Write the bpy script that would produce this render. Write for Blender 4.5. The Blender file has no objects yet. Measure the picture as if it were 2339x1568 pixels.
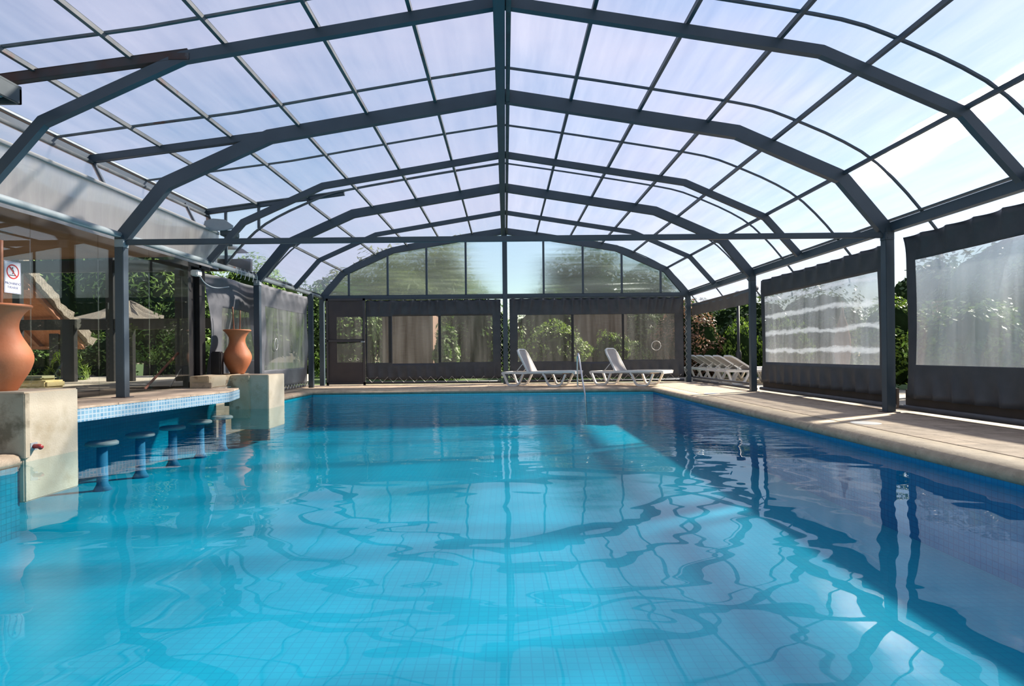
import bpy, bmesh, math, random
from mathutils import Vector, Matrix
from math import sin, cos, pi, radians

C = bpy.context.scene.collection
SC = bpy.context.scene
rnd = random.Random(7)

# ------------------------------------------------------------------ camera
cd = bpy.data.cameras.new('camera'); cam = bpy.data.objects.new('camera', cd); C.objects.link(cam)
cd.sensor_width = 36; cd.lens = 1300/2339*36
cd.shift_x = 15/2339; cd.shift_y = 26/2339
cd.clip_start = 0.05; cd.clip_end = 300
CH = 0.8
cam.matrix_world = Matrix.Translation((0, 0, CH)) @ Matrix.Rotation(radians(90), 4, 'X') @ Matrix.Rotation(-0.0096, 4, 'Z')
SC.camera = cam

# ------------------------------------------------------------------ light
SUN = Vector((0.72, 0.40, 0.56)).normalized()
W = bpy.data.worlds.new('sky'); SC.world = W; W.use_nodes = True
nt = W.node_tree; nt.nodes.clear()
wo = nt.nodes.new('ShaderNodeOutputWorld'); bg = nt.nodes.new('ShaderNodeBackground')
sky = nt.nodes.new('ShaderNodeTexSky'); sky.sky_type = 'NISHITA'; sky.sun_disc = False
sky.sun_elevation = math.asin(SUN.z); sky.sun_rotation = math.atan2(SUN.x, SUN.y)
sky.air_density = 1.3; sky.dust_density = 0.25; sky.ozone_density = 2.0
geo = nt.nodes.new('ShaderNodeTexCoord')
cn = nt.nodes.new('ShaderNodeTexNoise'); cn.inputs['Scale'].default_value = 2.2; cn.inputs['Detail'].default_value = 5
cmap = nt.nodes.new('ShaderNodeMapping'); cmap.inputs['Scale'].default_value = (1, 1, 2.6)
cr = nt.nodes.new('ShaderNodeValToRGB'); cr.color_ramp.elements[0].position = 0.38; cr.color_ramp.elements[1].position = 0.66
cr.color_ramp.elements[1].color = (0.8, 0.8, 0.8, 1)
cmx = nt.nodes.new('ShaderNodeMixRGB'); cmx.inputs[2].default_value = (4.9, 4.9, 5.9, 1)
nt.links.new(geo.outputs['Generated'], cmap.inputs[0]); nt.links.new(cmap.outputs[0], cn.inputs['Vector'])
nt.links.new(cn.outputs['Fac'], cr.inputs[0]); nt.links.new(cr.outputs[0], cmx.inputs[0])
nt.links.new(sky.outputs[0], cmx.inputs[1]); nt.links.new(cmx.outputs[0], bg.inputs[0]); nt.links.new(bg.outputs[0], wo.inputs[0])
bg.inputs[1].default_value = 0.112
sd = bpy.data.lights.new('sun', 'SUN'); so = bpy.data.objects.new('sun', sd); C.objects.link(so)
sd.energy = 8.4; sd.angle = radians(3.6); sd.color = (1.0, 0.91, 0.77)
so.rotation_euler = SUN.to_track_quat('Z', 'Y').to_euler(); so.location = SUN*60

vs = SC.view_settings; vs.view_transform = 'Standard'; vs.look = 'None'; vs.gamma = 1; vs.use_curve_mapping = False
vs.exposure = 0.62
cy = SC.cycles
cy.max_bounces = 12; cy.transparent_max_bounces = 24; cy.diffuse_bounces = 4; cy.glossy_bounces = 5; cy.transmission_bounces = 8
cy.caustics_reflective = False; cy.caustics_refractive = False; cy.sample_clamp_indirect = 6; cy.sample_clamp_direct = 0
cy.use_denoising = True; cy.blur_glossy = 0.5

# ------------------------------------------------------------------ material helpers
def mat(name):
    m = bpy.data.materials.new(name); m.use_nodes = True
    m.node_tree.nodes.clear(); return m, m.node_tree
def N(nt, t, **kw):
    n = nt.nodes.new(t)
    for k, v in kw.items():
        if k in n.inputs.keys(): n.inputs[k].default_value = v
        else: setattr(n, k, v)
    return n
def L(nt, a, b): nt.links.new(a, b)
def rgb(r, g, b): return (r, g, b, 1)
def texco(nt, scale=(1, 1, 1), kind='Object'):
    t = N(nt, 'ShaderNodeTexCoord'); m = N(nt, 'ShaderNodeMapping'); m.inputs['Scale'].default_value = scale
    L(nt, t.outputs[kind], m.inputs[0]); return m.outputs[0]

def surf(name, c1, c2=None, scale=4, rough=0.6, metal=0, bump=0, bscale=None, stretch=(1, 1, 1), spec=0.5, c3=None, s3=1.5, t3=(0.55, 0.65), detail=6):
    """noise-varied principled surface; c3 = patches (rust, stains) over it"""
    m, nt = mat(name); o = N(nt, 'ShaderNodeOutputMaterial'); p = N(nt, 'ShaderNodeBsdfPrincipled')
    p.inputs['Roughness'].default_value = rough; p.inputs['Metallic'].default_value = metal
    p.inputs['Specular IOR Level'].default_value = spec
    co = texco(nt, stretch)
    n = N(nt, 'ShaderNodeTexNoise', Scale=scale, Detail=detail); L(nt, co, n.inputs['Vector'])
    r = N(nt, 'ShaderNodeValToRGB'); r.color_ramp.elements[0].position = 0.35; r.color_ramp.elements[1].position = 0.68
    r.color_ramp.elements[0].color = rgb(*c1); r.color_ramp.elements[1].color = rgb(*(c2 or c1)); L(nt, n.outputs['Fac'], r.inputs[0])
    out = r.outputs[0]
    if c3:
        n3 = N(nt, 'ShaderNodeTexNoise', Scale=s3, Detail=8, Roughness=0.65); L(nt, co, n3.inputs['Vector'])
        r3 = N(nt, 'ShaderNodeValToRGB'); r3.color_ramp.elements[0].position = t3[0]; r3.color_ramp.elements[1].position = t3[1]
        L(nt, n3.outputs['Fac'], r3.inputs[0])
        mx = N(nt, 'ShaderNodeMixRGB'); mx.inputs[2].default_value = rgb(*c3)
        L(nt, r3.outputs[0], mx.inputs[0]); L(nt, out, mx.inputs[1]); out = mx.outputs[0]
    L(nt, out, p.inputs['Base Color'])
    if bump:
        nb = N(nt, 'ShaderNodeTexNoise', Scale=bscale or scale*4, Detail=5); L(nt, co, nb.inputs['Vector'])
        b = N(nt, 'ShaderNodeBump', Strength=1.0, Distance=bump); L(nt, nb.outputs['Fac'], b.inputs['Height']); L(nt, b.outputs[0], p.inputs['Normal'])
    L(nt, p.outputs[0], o.inputs[0]); return m

def sheet(name, axis, k=0.5, trans=(0.80, 0.86, 0.93), w=(0.42, 0.38, 0.20), diff=(0.82, 0.84, 0.9), ior=1.25, rough=0.12, var=0.25, gl=0.25, streak=False):
    """ribbed or scratched clear plastic: see-through + scattering along AXIS + milky haze + soft reflection.  w = transparent, rough refraction, haze"""
    m, nt = mat(name); o = N(nt, 'ShaderNodeOutputMaterial')
    g = N(nt, 'ShaderNodeNewGeometry')
    wn = N(nt, 'ShaderNodeTexWhiteNoise'); L(nt, g.outputs['Position'], wn.inputs['Vector'])
    wn2 = N(nt, 'ShaderNodeTexWhiteNoise', noise_dimensions='4D'); wn2.inputs['W'].default_value = 3.7; L(nt, g.outputs['Position'], wn2.inputs['Vector'])
    a = N(nt, 'ShaderNodeMath', operation='ADD'); L(nt, wn.outputs['Value'], a.inputs[0]); L(nt, wn2.outputs['Value'], a.inputs[1])
    s = N(nt, 'ShaderNodeMath', operation='SUBTRACT'); s.inputs[1].default_value = 1.0; L(nt, a.outputs[0], s.inputs[0])
    v = N(nt, 'ShaderNodeVectorMath', operation='SCALE'); v.inputs[0].default_value = tuple(x*k for x in axis); L(nt, s.outputs[0], v.inputs['Scale'])
    ad = N(nt, 'ShaderNodeVectorMath', operation='ADD'); L(nt, g.outputs['Normal'], ad.inputs[0]); L(nt, v.outputs[0], ad.inputs[1])
    no = N(nt, 'ShaderNodeVectorMath', operation='NORMALIZE'); L(nt, ad.outputs[0], no.inputs[0])
    tr = N(nt, 'ShaderNodeBsdfTransparent', Color=rgb(*trans))
    rf = N(nt, 'ShaderNodeBsdfRefraction', Color=rgb(*trans), IOR=ior, Roughness=rough); L(nt, no.outputs[0], rf.inputs['Normal'])
    tl = N(nt, 'ShaderNodeBsdfTranslucent', Color=rgb(*diff))
    df = N(nt, 'ShaderNodeBsdfDiffuse', Color=rgb(*diff))
    hz = N(nt, 'ShaderNodeMixShader', Fac=0.4); L(nt, tl.outputs[0], hz.inputs[1]); L(nt, df.outputs[0], hz.inputs[2])
    tot = sum(w)
    m1 = N(nt, 'ShaderNodeMixShader'); m1.inputs[0].default_value = w[1]/(w[0]+w[1]); L(nt, tr.outputs[0], m1.inputs[1]); L(nt, rf.outputs[0], m1.inputs[2])
    m2 = N(nt, 'ShaderNodeMixShader'); L(nt, m1.outputs[0], m2.inputs[1]); L(nt, hz.outputs[0], m2.inputs[2])
    ax = tuple(1.0 if abs(x) > 0.5 else 12.0 for x in axis)
    co = texco(nt, tuple(0.25*x for x in ax)); n = N(nt, 'ShaderNodeTexNoise', Scale=2.0, Detail=6, Roughness=0.6); L(nt, co, n.inputs['Vector'])
    mr = N(nt, 'ShaderNodeMapRange'); L(nt, n.outputs['Fac'], mr.inputs[0]); mr.inputs[1].default_value = 0.3; mr.inputs[2].default_value = 0.7
    mr.inputs[3].default_value = max(0, w[2]/tot*(1-var)); mr.inputs[4].default_value = w[2]/tot*(1+var); 
    if streak:  # wavy pale bands of extra haze across the sheet
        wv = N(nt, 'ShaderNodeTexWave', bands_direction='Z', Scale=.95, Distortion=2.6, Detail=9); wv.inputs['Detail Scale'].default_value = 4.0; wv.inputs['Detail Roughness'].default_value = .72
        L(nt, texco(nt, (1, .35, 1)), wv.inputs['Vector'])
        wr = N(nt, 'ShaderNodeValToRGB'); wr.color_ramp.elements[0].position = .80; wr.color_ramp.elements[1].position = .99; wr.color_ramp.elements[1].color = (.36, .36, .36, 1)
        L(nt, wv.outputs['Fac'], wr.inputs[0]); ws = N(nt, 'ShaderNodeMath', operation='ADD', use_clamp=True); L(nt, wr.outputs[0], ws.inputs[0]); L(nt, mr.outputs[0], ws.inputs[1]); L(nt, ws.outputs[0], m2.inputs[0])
    else: L(nt, mr.outputs[0], m2.inputs[0])
    gs = N(nt, 'ShaderNodeBsdfGlossy', Roughness=0.18); L(nt, no.outputs[0], gs.inputs['Normal'])
    lw = N(nt, 'ShaderNodeLayerWeight', Blend=0.25)
    mm = N(nt, 'ShaderNodeMath', operation='MULTIPLY'); mm.inputs[1].default_value = gl*1.6; L(nt, lw.outputs['Fresnel'], mm.inputs[0])
    m3 = N(nt, 'ShaderNodeMixShader'); L(nt, mm.outputs[0], m3.inputs[0]); L(nt, m2.outputs[0], m3.inputs[1]); L(nt, gs.outputs[0], m3.inputs[2])
    L(nt, m3.outputs[0], o.inputs[0]); return m

M = {}
M['steel'] = surf('blue_grey_painted_steel', (.042, .062, .082), (.055, .078, .10), 2.5, .42, 0, .0006, 60, c3=(.02, .022, .025), s3=7, t3=(.72, .76))
M['steel_light'] = surf('weathered_painted_steel', (.11, .125, .13), (.05, .068, .08), 5, .5, c3=(.09, .035, .02), s3=4, t3=(.6, .68))
M['rust'] = surf('rusty_painted_steel', (.07, .028, .02), (.05, .06, .07), 3, .7, c3=(.10, .10, .11), s3=2.2, t3=(.60, .64))
M['pipe'] = surf('pale_grey_pipe', (.30, .36, .38), (.22, .27, .29), 6, .4)
M['fabric'] = surf('charcoal_pvc_cloth', (.040, .044, .052), (.058, .060, .068), 5, .5, bump=.002, bscale=30)
M['fabric_grey'] = surf('sunlit_grey_cloth', (.10, .11, .125), (.15, .16, .175), 3, .55, bump=.004, bscale=8)  # paler than the charcoal cloth: sunlight on the bar-side curtains, in the colour
M['tube'] = surf('dark_tube', (.06, .065, .075), (.09, .09, .10), 8, .5)
M['rope'] = surf('pale_cord', (.62, .60, .55), None, 20, .8)
M['terracotta'] = surf('terracotta', (.47, .145, .055), (.55, .20, .085), 3, .62, bump=.0015, bscale=40, c3=(.60, .28, .16), s3=2.5, t3=(.55, .8))
M['block'] = surf('cream_rendered_concrete', (.43, .375, .28), (.53, .475, .37), 3, .85, bump=.003, bscale=60, c3=(.36, .30, .20), s3=1.8, t3=(.55, .72))
M['coping'] = surf('pale_stone_coping', (.34, .275, .20), (.46, .375, .28), 9, .8, bump=.004, bscale=70, c3=(.20, .17, .14), s3=14, t3=(.58, .72))
M['white'] = surf('white_plastic', (.78, .77, .75), (.70, .69, .67), 5, .4)
M['sling'] = surf('beige_grey_sling_cloth', (.44, .41, .39), (.50, .47, .45), 8, .75)
M['chrome'] = surf('stainless_steel', (.62, .62, .62), None, 5, .18, 1.0)
M['cane'] = surf('brown_cane', (.16, .06, .03), (.24, .10, .045), 14, .6)
M['black'] = surf('black_painted_wood', (.010, .010, .012), (.018, .017, .017), 6, .45)
M['bark'] = surf('tree_bark', (.08, .06, .045), (.14, .11, .08), 12, .9, bump=.02)
M['red'] = surf('red_plastic', (.32, .03, .03), None, 5, .4)
M['skylid'] = surf('white_lid', (.75, .73, .68), None, 5, .5)
M['greyfix'] = surf('grey_enamel', (.28, .33, .36), (.34, .38, .40), 5, .4)
M['darkfix'] = surf('dark_teal_metal', (.03, .05, .06), (.045, .07, .08), 5, .45)
M['brownwall'] = surf('brown_plank_wall', (.16, .095, .065), (.20, .125, .09), 3, .8, stretch=(1, 1, 14))
M['lawn'] = surf('lawn', (.05, .10, .02), (.10, .15, .04), 6, .9, bump=.03)
M['paving'] = surf('pale_paving', (.46, .40, .32), (.56, .50, .41), 3, .85, bump=.003)
M['parasol'] = surf('brown_parasol_cloth', (.30, .10, .045), (.36, .14, .06), 4, .8)
M['cream'] = surf('cream_cushion', (.62, .50, .24), (.68, .58, .32), 4, .7)
M['olive'] = surf('olive_cushion', (.22, .22, .12), None, 4, .8)

M['roof'] = sheet('ribbed_polycarbonate', (0, 1, 0), 4.0, (.89, .87, .93), (.62, .15, .11), (.77, .76, .85), 1.38, .15, var=.6, gl=.2)
M['gable'] = sheet('gable_polycarbonate', (1, 0, 0), .45, (.74, .84, .90), (.16, .74, .10), (.7, .78, .85), 1.2, .03, gl=.08)
M['clear_pvc'] = sheet('scratched_clear_pvc', (0, 0, 1), .35, (.88, .92, .95), (.48, .34, .14), (.74, .82, .94), 1.15, .1, .5, .25)
M['clear_pvc_back'] = sheet('clear_pvc_window', (0, 0, 1), .12, (.94, .92, .90), (.84, .09, .07), (.8, .78, .76), 1.1, .05, .7, .15)
M['hazy_pvc'] = sheet('hazy_pvc_window', (0, 0, 1), .35, (.8, .82, .84), (.22, .33, .45), (.50, .52, .54), 1.15, .12, .5, .15)
M['streaky_pvc'] = sheet('streaked_pvc_window', (0, 0, 1), .35, (.88, .92, .95), (.46, .36, .18), (.74, .82, .94), 1.15, .12, .5, .25, streak=True)
M['fascia'] = sheet('milky_fascia_sheet', (0, 0, 1), .6, (.8, .84, .86), (.10, .10, .80), (.62, .62, .61), 1.15, .2, .15, .2)

def glass_mat(name, col, base=.04, gloss=(1, 1, 1)):
    m, nt = mat(name); o = N(nt, 'ShaderNodeOutputMaterial')
    tr = N(nt, 'ShaderNodeBsdfTransparent', Color=rgb(*col)); gs = N(nt, 'ShaderNodeBsdfGlossy', Roughness=0.0, Color=rgb(*gloss))
    g = N(nt, 'ShaderNodeNewGeometry'); d = N(nt, 'ShaderNodeVectorMath', operation='DOT_PRODUCT')
    L(nt, g.outputs['Incoming'], d.inputs[0]); L(nt, g.outputs['Normal'], d.inputs[1])
    ab = N(nt, 'ShaderNodeMath', operation='ABSOLUTE'); L(nt, d.outputs['Value'], ab.inputs[0])
    sb = N(nt, 'ShaderNodeMath', operation='SUBTRACT', use_clamp=True); sb.inputs[0].default_value = 1; L(nt, ab.outputs[0], sb.inputs[1])
    pw = N(nt, 'ShaderNodeMath', operation='POWER'); pw.inputs[1].default_value = 5; L(nt, sb.outputs[0], pw.inputs[0])
    ma = N(nt, 'ShaderNodeMath', operation='MULTIPLY_ADD', use_clamp=True); ma.inputs[1].default_value = 1-base; ma.inputs[2].default_value = base; L(nt, pw.outputs[0], ma.inputs[0])
    mx = N(nt, 'ShaderNodeMixShader'); L(nt, ma.outputs[0], mx.inputs[0]); L(nt, tr.outputs[0], mx.inputs[1]); L(nt, gs.outputs[0], mx.inputs[2])
    L(nt, mx.outputs[0], o.inputs[0]); return m
M['glass'] = glass_mat('clear_glass', (.86, .88, .87), .06)

def water_mat():
    m, nt = mat('pool_water'); o = N(nt, 'ShaderNodeOutputMaterial')
    g = N(nt, 'ShaderNodeNewGeometry')
    co = texco(nt, (1, 1, 1))
    n1 = N(nt, 'ShaderNodeTexNoise', Scale=.62, Detail=1.5, Roughness=.4, Distortion=.5); L(nt, co, n1.inputs['Vector'])
    co2 = texco(nt, (.8, 1.25, 1)); n2 = N(nt, 'ShaderNodeTexNoise', Scale=2.0, Detail=1, Roughness=.4, Distortion=.6); L(nt, co2, n2.inputs['Vector'])
    b1 = N(nt, 'ShaderNodeBump', Strength=1, Distance=.030); L(nt, n1.outputs['Fac'], b1.inputs['Height'])
    b2 = N(nt, 'ShaderNodeBump', Strength=1, Distance=.0055); L(nt, n2.outputs['Fac'], b2.inputs['Height']); L(nt, b1.outputs[0], b2.inputs['Normal'])
    # livelier ripples towards the far end and by the bar
    sp = N(nt, 'ShaderNodeSeparateXYZ'); L(nt, co, sp.inputs[0])
    my = N(nt, 'ShaderNodeMapRange'); L(nt, sp.outputs[1], my.inputs[0]); my.inputs[1].default_value = 5.0; my.inputs[2].default_value = 10.5
    co3 = texco(nt, (.5, 1.3, 1)); n3 = N(nt, 'ShaderNodeTexNoise', Scale=5.5, Detail=3, Roughness=.55); L(nt, co3, n3.inputs['Vector'])
    hm = N(nt, 'ShaderNodeMath', operation='MULTIPLY'); L(nt, n3.outputs['Fac'], hm.inputs[0]); L(nt, my.outputs[0], hm.inputs[1])
    b3 = N(nt, 'ShaderNodeBump', Strength=1, Distance=.024); L(nt, hm.outputs[0], b3.inputs['Height']); L(nt, b2.outputs[0], b3.inputs['Normal'])
    nrm = b3.outputs[0]
    gs = N(nt, 'ShaderNodeBsdfGlossy', Roughness=0.0); L(nt, nrm, gs.inputs['Normal'])
    tr = N(nt, 'ShaderNodeBsdfTransparent', Color=rgb(.86, .97, .99))
    d = N(nt, 'ShaderNodeVectorMath', operation='DOT_PRODUCT'); L(nt, g.outputs['Incoming'], d.inputs[0]); L(nt, nrm, d.inputs[1])
    ab = N(nt, 'ShaderNodeMath', operation='ABSOLUTE'); L(nt, d.outputs['Value'], ab.inputs[0])
    sb = N(nt, 'ShaderNodeMath', operation='SUBTRACT', use_clamp=True); sb.inputs[0].default_value = 1; L(nt, ab.outputs[0], sb.inputs[1])
    pw = N(nt, 'ShaderNodeMath', operation='POWER'); pw.inputs[1].default_value = 5.0; L(nt, sb.outputs[0], pw.inputs[0])
    ma = N(nt, 'ShaderNodeMath', operation='MULTIPLY_ADD', use_clamp=True); ma.inputs[1].default_value = .68; ma.inputs[2].default_value = .03; L(nt, pw.outputs[0], ma.inputs[0])
    mx = N(nt, 'ShaderNodeMixShader'); L(nt, ma.outputs[0], mx.inputs[0]); L(nt, tr.outputs[0], mx.inputs[1]); L(nt, gs.outputs[0], mx.inputs[2])
    L(nt, mx.outputs[0], o.inputs[0]); return m
M['water'] = water_mat()

def tiles(name, c1, c2, grout, size, rough=.25, planes='xy', mortar=.06):
    m, nt = mat(name); o = N(nt, 'ShaderNodeOutputMaterial'); p = N(nt, 'ShaderNodeBsdfPrincipled', Roughness=rough)
    t = N(nt, 'ShaderNodeTexCoord')
    sx = N(nt, 'ShaderNodeSeparateXYZ'); L(nt, t.outputs['Object'], sx.inputs[0])
    cb = N(nt, 'ShaderNodeCombineXYZ')
    idx = {'x': 0, 'y': 1, 'z': 2}
    L(nt, sx.outputs[idx[planes[0]]], cb.inputs[0]); L(nt, sx.outputs[idx[planes[1]]], cb.inputs[1])
    b = N(nt, 'ShaderNodeTexBrick', Scale=1.0, Color1=rgb(*c1), Color2=rgb(*c2), Mortar=rgb(*grout), offset=0.0)
    b.inputs['Brick Width'].default_value = size; b.inputs['Row Height'].default_value = size
    b.inputs['Mortar Size'].default_value = size*mortar; b.inputs['Mortar Smooth'].default_value = .2
    L(nt, cb.outputs[0], b.inputs['Vector']); L(nt, b.outputs['Color'], p.inputs['Base Color']); L(nt, p.outputs[0], o.inputs[0]); return m
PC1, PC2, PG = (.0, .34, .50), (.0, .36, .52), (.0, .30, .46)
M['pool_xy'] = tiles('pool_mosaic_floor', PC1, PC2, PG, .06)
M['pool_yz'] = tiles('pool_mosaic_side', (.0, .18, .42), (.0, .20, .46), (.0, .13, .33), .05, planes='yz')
M['pool_xz'] = tiles('pool_mosaic_end_lit', (.05, .56, .74), (.06, .60, .78), (.03, .46, .66), .05, planes='xz')  # end tiles paler: light scattered in the water, put into the colour
M['ledge_tile'] = tiles('pale_blue_mosaic', (.12, .28, .42), (.24, .40, .50), (.42, .50, .55), .048, planes='yz', mortar=.14)

def slab_mat():
    m, nt = mat('beige_stone_paving'); o = N(nt, 'ShaderNodeOutputMaterial'); p = N(nt, 'ShaderNodeBsdfPrincipled', Roughness=.8)
    co = texco(nt)
    b = N(nt, 'ShaderNodeTexBrick', Scale=1.0, Color1=rgb(.62, .49, .36), Color2=rgb(.55, .44, .33), Mortar=rgb(.20, .16, .13), offset=.5)
    b.inputs['Brick Width'].default_value = .9; b.inputs['Row Height'].default_value = .6; b.inputs['Mortar Size'].default_value = .006
    L(nt, co, b.inputs['Vector'])
    n = N(nt, 'ShaderNodeTexNoise', Scale=5, Detail=9, Roughness=.7); L(nt, co, n.inputs['Vector'])
    r = N(nt, 'ShaderNodeValToRGB'); r.color_ramp.elements[0].position = .36; r.color_ramp.elements[0].color = rgb(.62, .60, .58); r.color_ramp.elements[1].position = .62
    L(nt, n.outputs['Fac'], r.inputs[0])
    mx = N(nt, 'ShaderNodeMixRGB', blend_type='MULTIPLY'); mx.inputs[0].default_value = 1; L(nt, b.outputs['Color'], mx.inputs[1]); L(nt, r.outputs[0], mx.inputs[2])
    L(nt, mx.outputs[0], p.inputs['Base Color'])
    nb = N(nt, 'ShaderNodeTexNoise', Scale=40, Detail=6); L(nt, co, nb.inputs['Vector'])
    bp = N(nt, 'ShaderNodeBump', Strength=1, Distance=.004); L(nt, nb.outputs['Fac'], bp.inputs['Height']); L(nt, bp.outputs[0], p.inputs['Normal'])
    L(nt, p.outputs[0], o.inputs[0]); return m
M['slab'] = slab_mat()

def leafmat(name, a, b, c=None, gloss=.35):
    m, nt = mat(name); o = N(nt, 'ShaderNodeOutputMaterial'); p = N(nt, 'ShaderNodeBsdfPrincipled', Roughness=gloss)
    co = texco(nt); n = N(nt, 'ShaderNodeTexNoise', Scale=1.3, Detail=3); L(nt, co, n.inputs['Vector'])
    n2 = N(nt, 'ShaderNodeTexNoise', Scale=11, Detail=1); L(nt, co, n2.inputs['Vector'])
    ad = N(nt, 'ShaderNodeMath', operation='MULTIPLY_ADD'); ad.inputs[1].default_value = .5; L(nt, n2.outputs['Fac'], ad.inputs[0])
    hf = N(nt, 'ShaderNodeMath', operation='MULTIPLY'); hf.inputs[1].default_value = .5; L(nt, n.outputs['Fac'], hf.inputs[0]); L(nt, hf.outputs[0], ad.inputs[2])
    r = N(nt, 'ShaderNodeValToRGB'); e = r.color_ramp.elements; e[0].position = .40; e[1].position = .60; e[0].color = rgb(*a); e[1].color = rgb(*b)
    if c: x = e.new(.66); x.color = rgb(*c)
    L(nt, ad.outputs[0], r.inputs[0]); L(nt, r.outputs[0], p.inputs['Base Color'])
    tl = N(nt, 'ShaderNodeBsdfTranslucent'); L(nt, r.outputs[0], tl.inputs['Color'])
    mx = N(nt, 'ShaderNodeMixShader', Fac=.35); L(nt, p.outputs[0], mx.inputs[1]); L(nt, tl.outputs[0], mx.inputs[2])
    L(nt, mx.outputs[0], o.inputs[0]); return m
M['leaf_dark'] = leafmat('dark_glossy_leaves', (.03, .06, .014), (.11, .18, .035), (.26, .32, .06), .3)
M['leaf_mid'] = leafmat('green_leaves', (.05, .11, .02), (.16, .28, .05), (.28, .36, .08), .5)
M['leaf_bright'] = leafmat('bright_green_leaves', (.09, .17, .02), (.22, .34, .04), (.3, .4, .08), .5)
M['leaf_sun'] = leafmat('sunlit_green_leaves', (.14, .26, .05), (.30, .46, .10), (.45, .55, .16), .5)
M['leaf_pine'] = leafmat('yellow_green_needles', (.10, .14, .035), (.28, .32, .08), (.48, .46, .15), .6)
M['leaf_brown'] = leafmat('russet_leaves', (.14, .07, .04), (.30, .17, .10), (.36, .26, .16), .6)
M['thatch'] = surf('grey_thatch', (.24, .20, .16), (.40, .35, .29), 9, .95, bump=.05, bscale=25, stretch=(3, 3, .6))
M['reed'] = surf('red_brown_reed_lining', (.34, .14, .07), (.50, .22, .12), 12, .8, stretch=(8, 1, 1))
M['canvas'] = surf('brown_canvas', (.20, .115, .065), (.27, .16, .095), 1.2, .85)

# ------------------------------------------------------------------ mesh helpers
def new_obj(name, bm, m, parent=None, smooth=False):
    me = bpy.data.meshes.new(name); bm.normal_update(); bm.to_mesh(me); bm.free()
    if m is not None: me.materials.append(M[m] if isinstance(m, str) else m)
    if smooth:
        for p in me.polygons: p.use_smooth = True
    o = bpy.data.objects.new(name, me); C.objects.link(o)
    if parent: o.parent = parent
    return o
def tag(o, label, cat, group=None):
    o['label'] = label; o['category'] = cat
    if group: o['group'] = group
    return o
def thing(name, label, cat, loc=(0, 0, 0), rz=0, group=None):
    o = bpy.data.objects.new(name, None); C.objects.link(o); o.location = loc; o.rotation_euler = (0, 0, rz)
    o.empty_display_size = .1
    return tag(o, label, cat, group)
def struct(name, bm, m, parent=None, smooth=False):
    o = new_obj(name, bm, m, parent, smooth)
    if not parent: o['kind'] = 'structure'
    return o
def sroot(name):
    o = bpy.data.objects.new(name, None); C.objects.link(o); o['kind'] = 'structure'; return o
def BM(): return bmesh.new()
def box(bm, x0, x1, y0, y1, z0, z1, bev=0):
    ret = bmesh.ops.create_cube(bm, size=1)
    vs_ = ret['verts']
    for v in vs_:
        v.co = Vector(((x0+x1)/2+v.co.x*(x1-x0), (y0+y1)/2+v.co.y*(y1-y0), (z0+z1)/2+v.co.z*(z1-z0)))
    if bev:
        es = list({e for v in vs_ for e in v.link_edges})
        bmesh.ops.bevel(bm, geom=es, offset=bev, segments=2, affect='EDGES')
    return bm
def beam(bm, p, q, w, h, up=Vector((0, 0, 1)), bev=0.004):
    """box bar from p to q, w across, h along UP"""
    p = Vector(p); q = Vector(q); d = (q-p); l = d.length; d.normalize()
    s = d.cross(up).normalized(); u = s.cross(d).normalized()
    rv = bmesh.ops.create_cube(bm, size=1)['verts']
    for v in rv:
        c = v.co.copy(); v.co = p + d*((c.x+.5)*l) + s*(c.y*w) + u*(c.z*h)
    if bev:
        es = list({e for v in rv for e in v.link_edges})
        bmesh.ops.bevel(bm, geom=es, offset=bev, segments=1, affect='EDGES')
    return bm
def sweep(bm, pts, sec, up=Vector((0, 1, 0)), closed=False, caps=True):
    """sweep closed 2-D section (a along UP, b along normal) on a polyline with mitred joints"""
    pts = [Vector(p) for p in pts]; n = len(pts); rings = []
    for i, p in enumerate(pts):
        a = pts[i-1] if i > 0 else (pts[-1] if closed else None)
        b = pts[(i+1) % n] if (i < n-1 or closed) else None
        d0 = (p-a).normalized() if a is not None else None; d1 = (b-p).normalized() if b is not None else None
        if d0 is None: d0 = d1
        if d1 is None: d1 = d0
        t = (d0+d1)
        t = t.normalized() if t.length > 1e-6 else d1
        s = t.cross(up).normalized(); k = 1/max(.35, t.dot(d1))
        u = s.cross(t).normalized() if abs(t.dot(up)) > 1e-4 else up
        rings.append([bm.verts.new(p + u*x + s*y*k) for x, y in sec])
    m = len(sec)
    for i in range(n if closed else n-1):
        r0, r1 = rings[i], rings[(i+1) % n]
        for j in range(m):
            try: bm.faces.new((r0[j], r0[(j+1) % m], r1[(j+1) % m], r1[j]))
            except ValueError: pass
    if caps and not closed:
        bm.faces.new(rings[0][::-1]); bm.faces.new(rings[-1])
    return bm
def rect(w, h): return [(-w/2, -h/2), (w/2, -h/2), (w/2, h/2), (-w/2, h/2)]
def circ(r, n=10): return [(r*cos(2*pi*i/n), r*sin(2*pi*i/n)) for i in range(n)]
def tube(bm, pts, r, n=10, up=None):
    d = (Vector(pts[-1])-Vector(pts[0])).normalized()
    if up is None: up = Vector((0, 0, 1)) if abs(d.z) < .8 else Vector((1, 0, 0))
    return sweep(bm, pts, circ(r, n), up)
def lathe(bm, prof, n=40, c=(0, 0, 0), cap=True):
    rings = []
    for r, z in prof:
        rings.append([bm.verts.new((c[0]+r*cos(2*pi*i/n), c[1]+r*sin(2*pi*i/n), c[2]+z)) for i in range(n)])
    for a, b in zip(rings, rings[1:]):
        for i in range(n): bm.faces.new((a[i], a[(i+1) % n], b[(i+1) % n], b[i]))
    if cap: bm.faces.new(rings[0][::-1]); bm.faces.new(rings[-1])
    return bm
def quad(bm, a, b, c, d):
    return bm.faces.new([bm.verts.new(p) for p in (a, b, c, d)])
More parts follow.
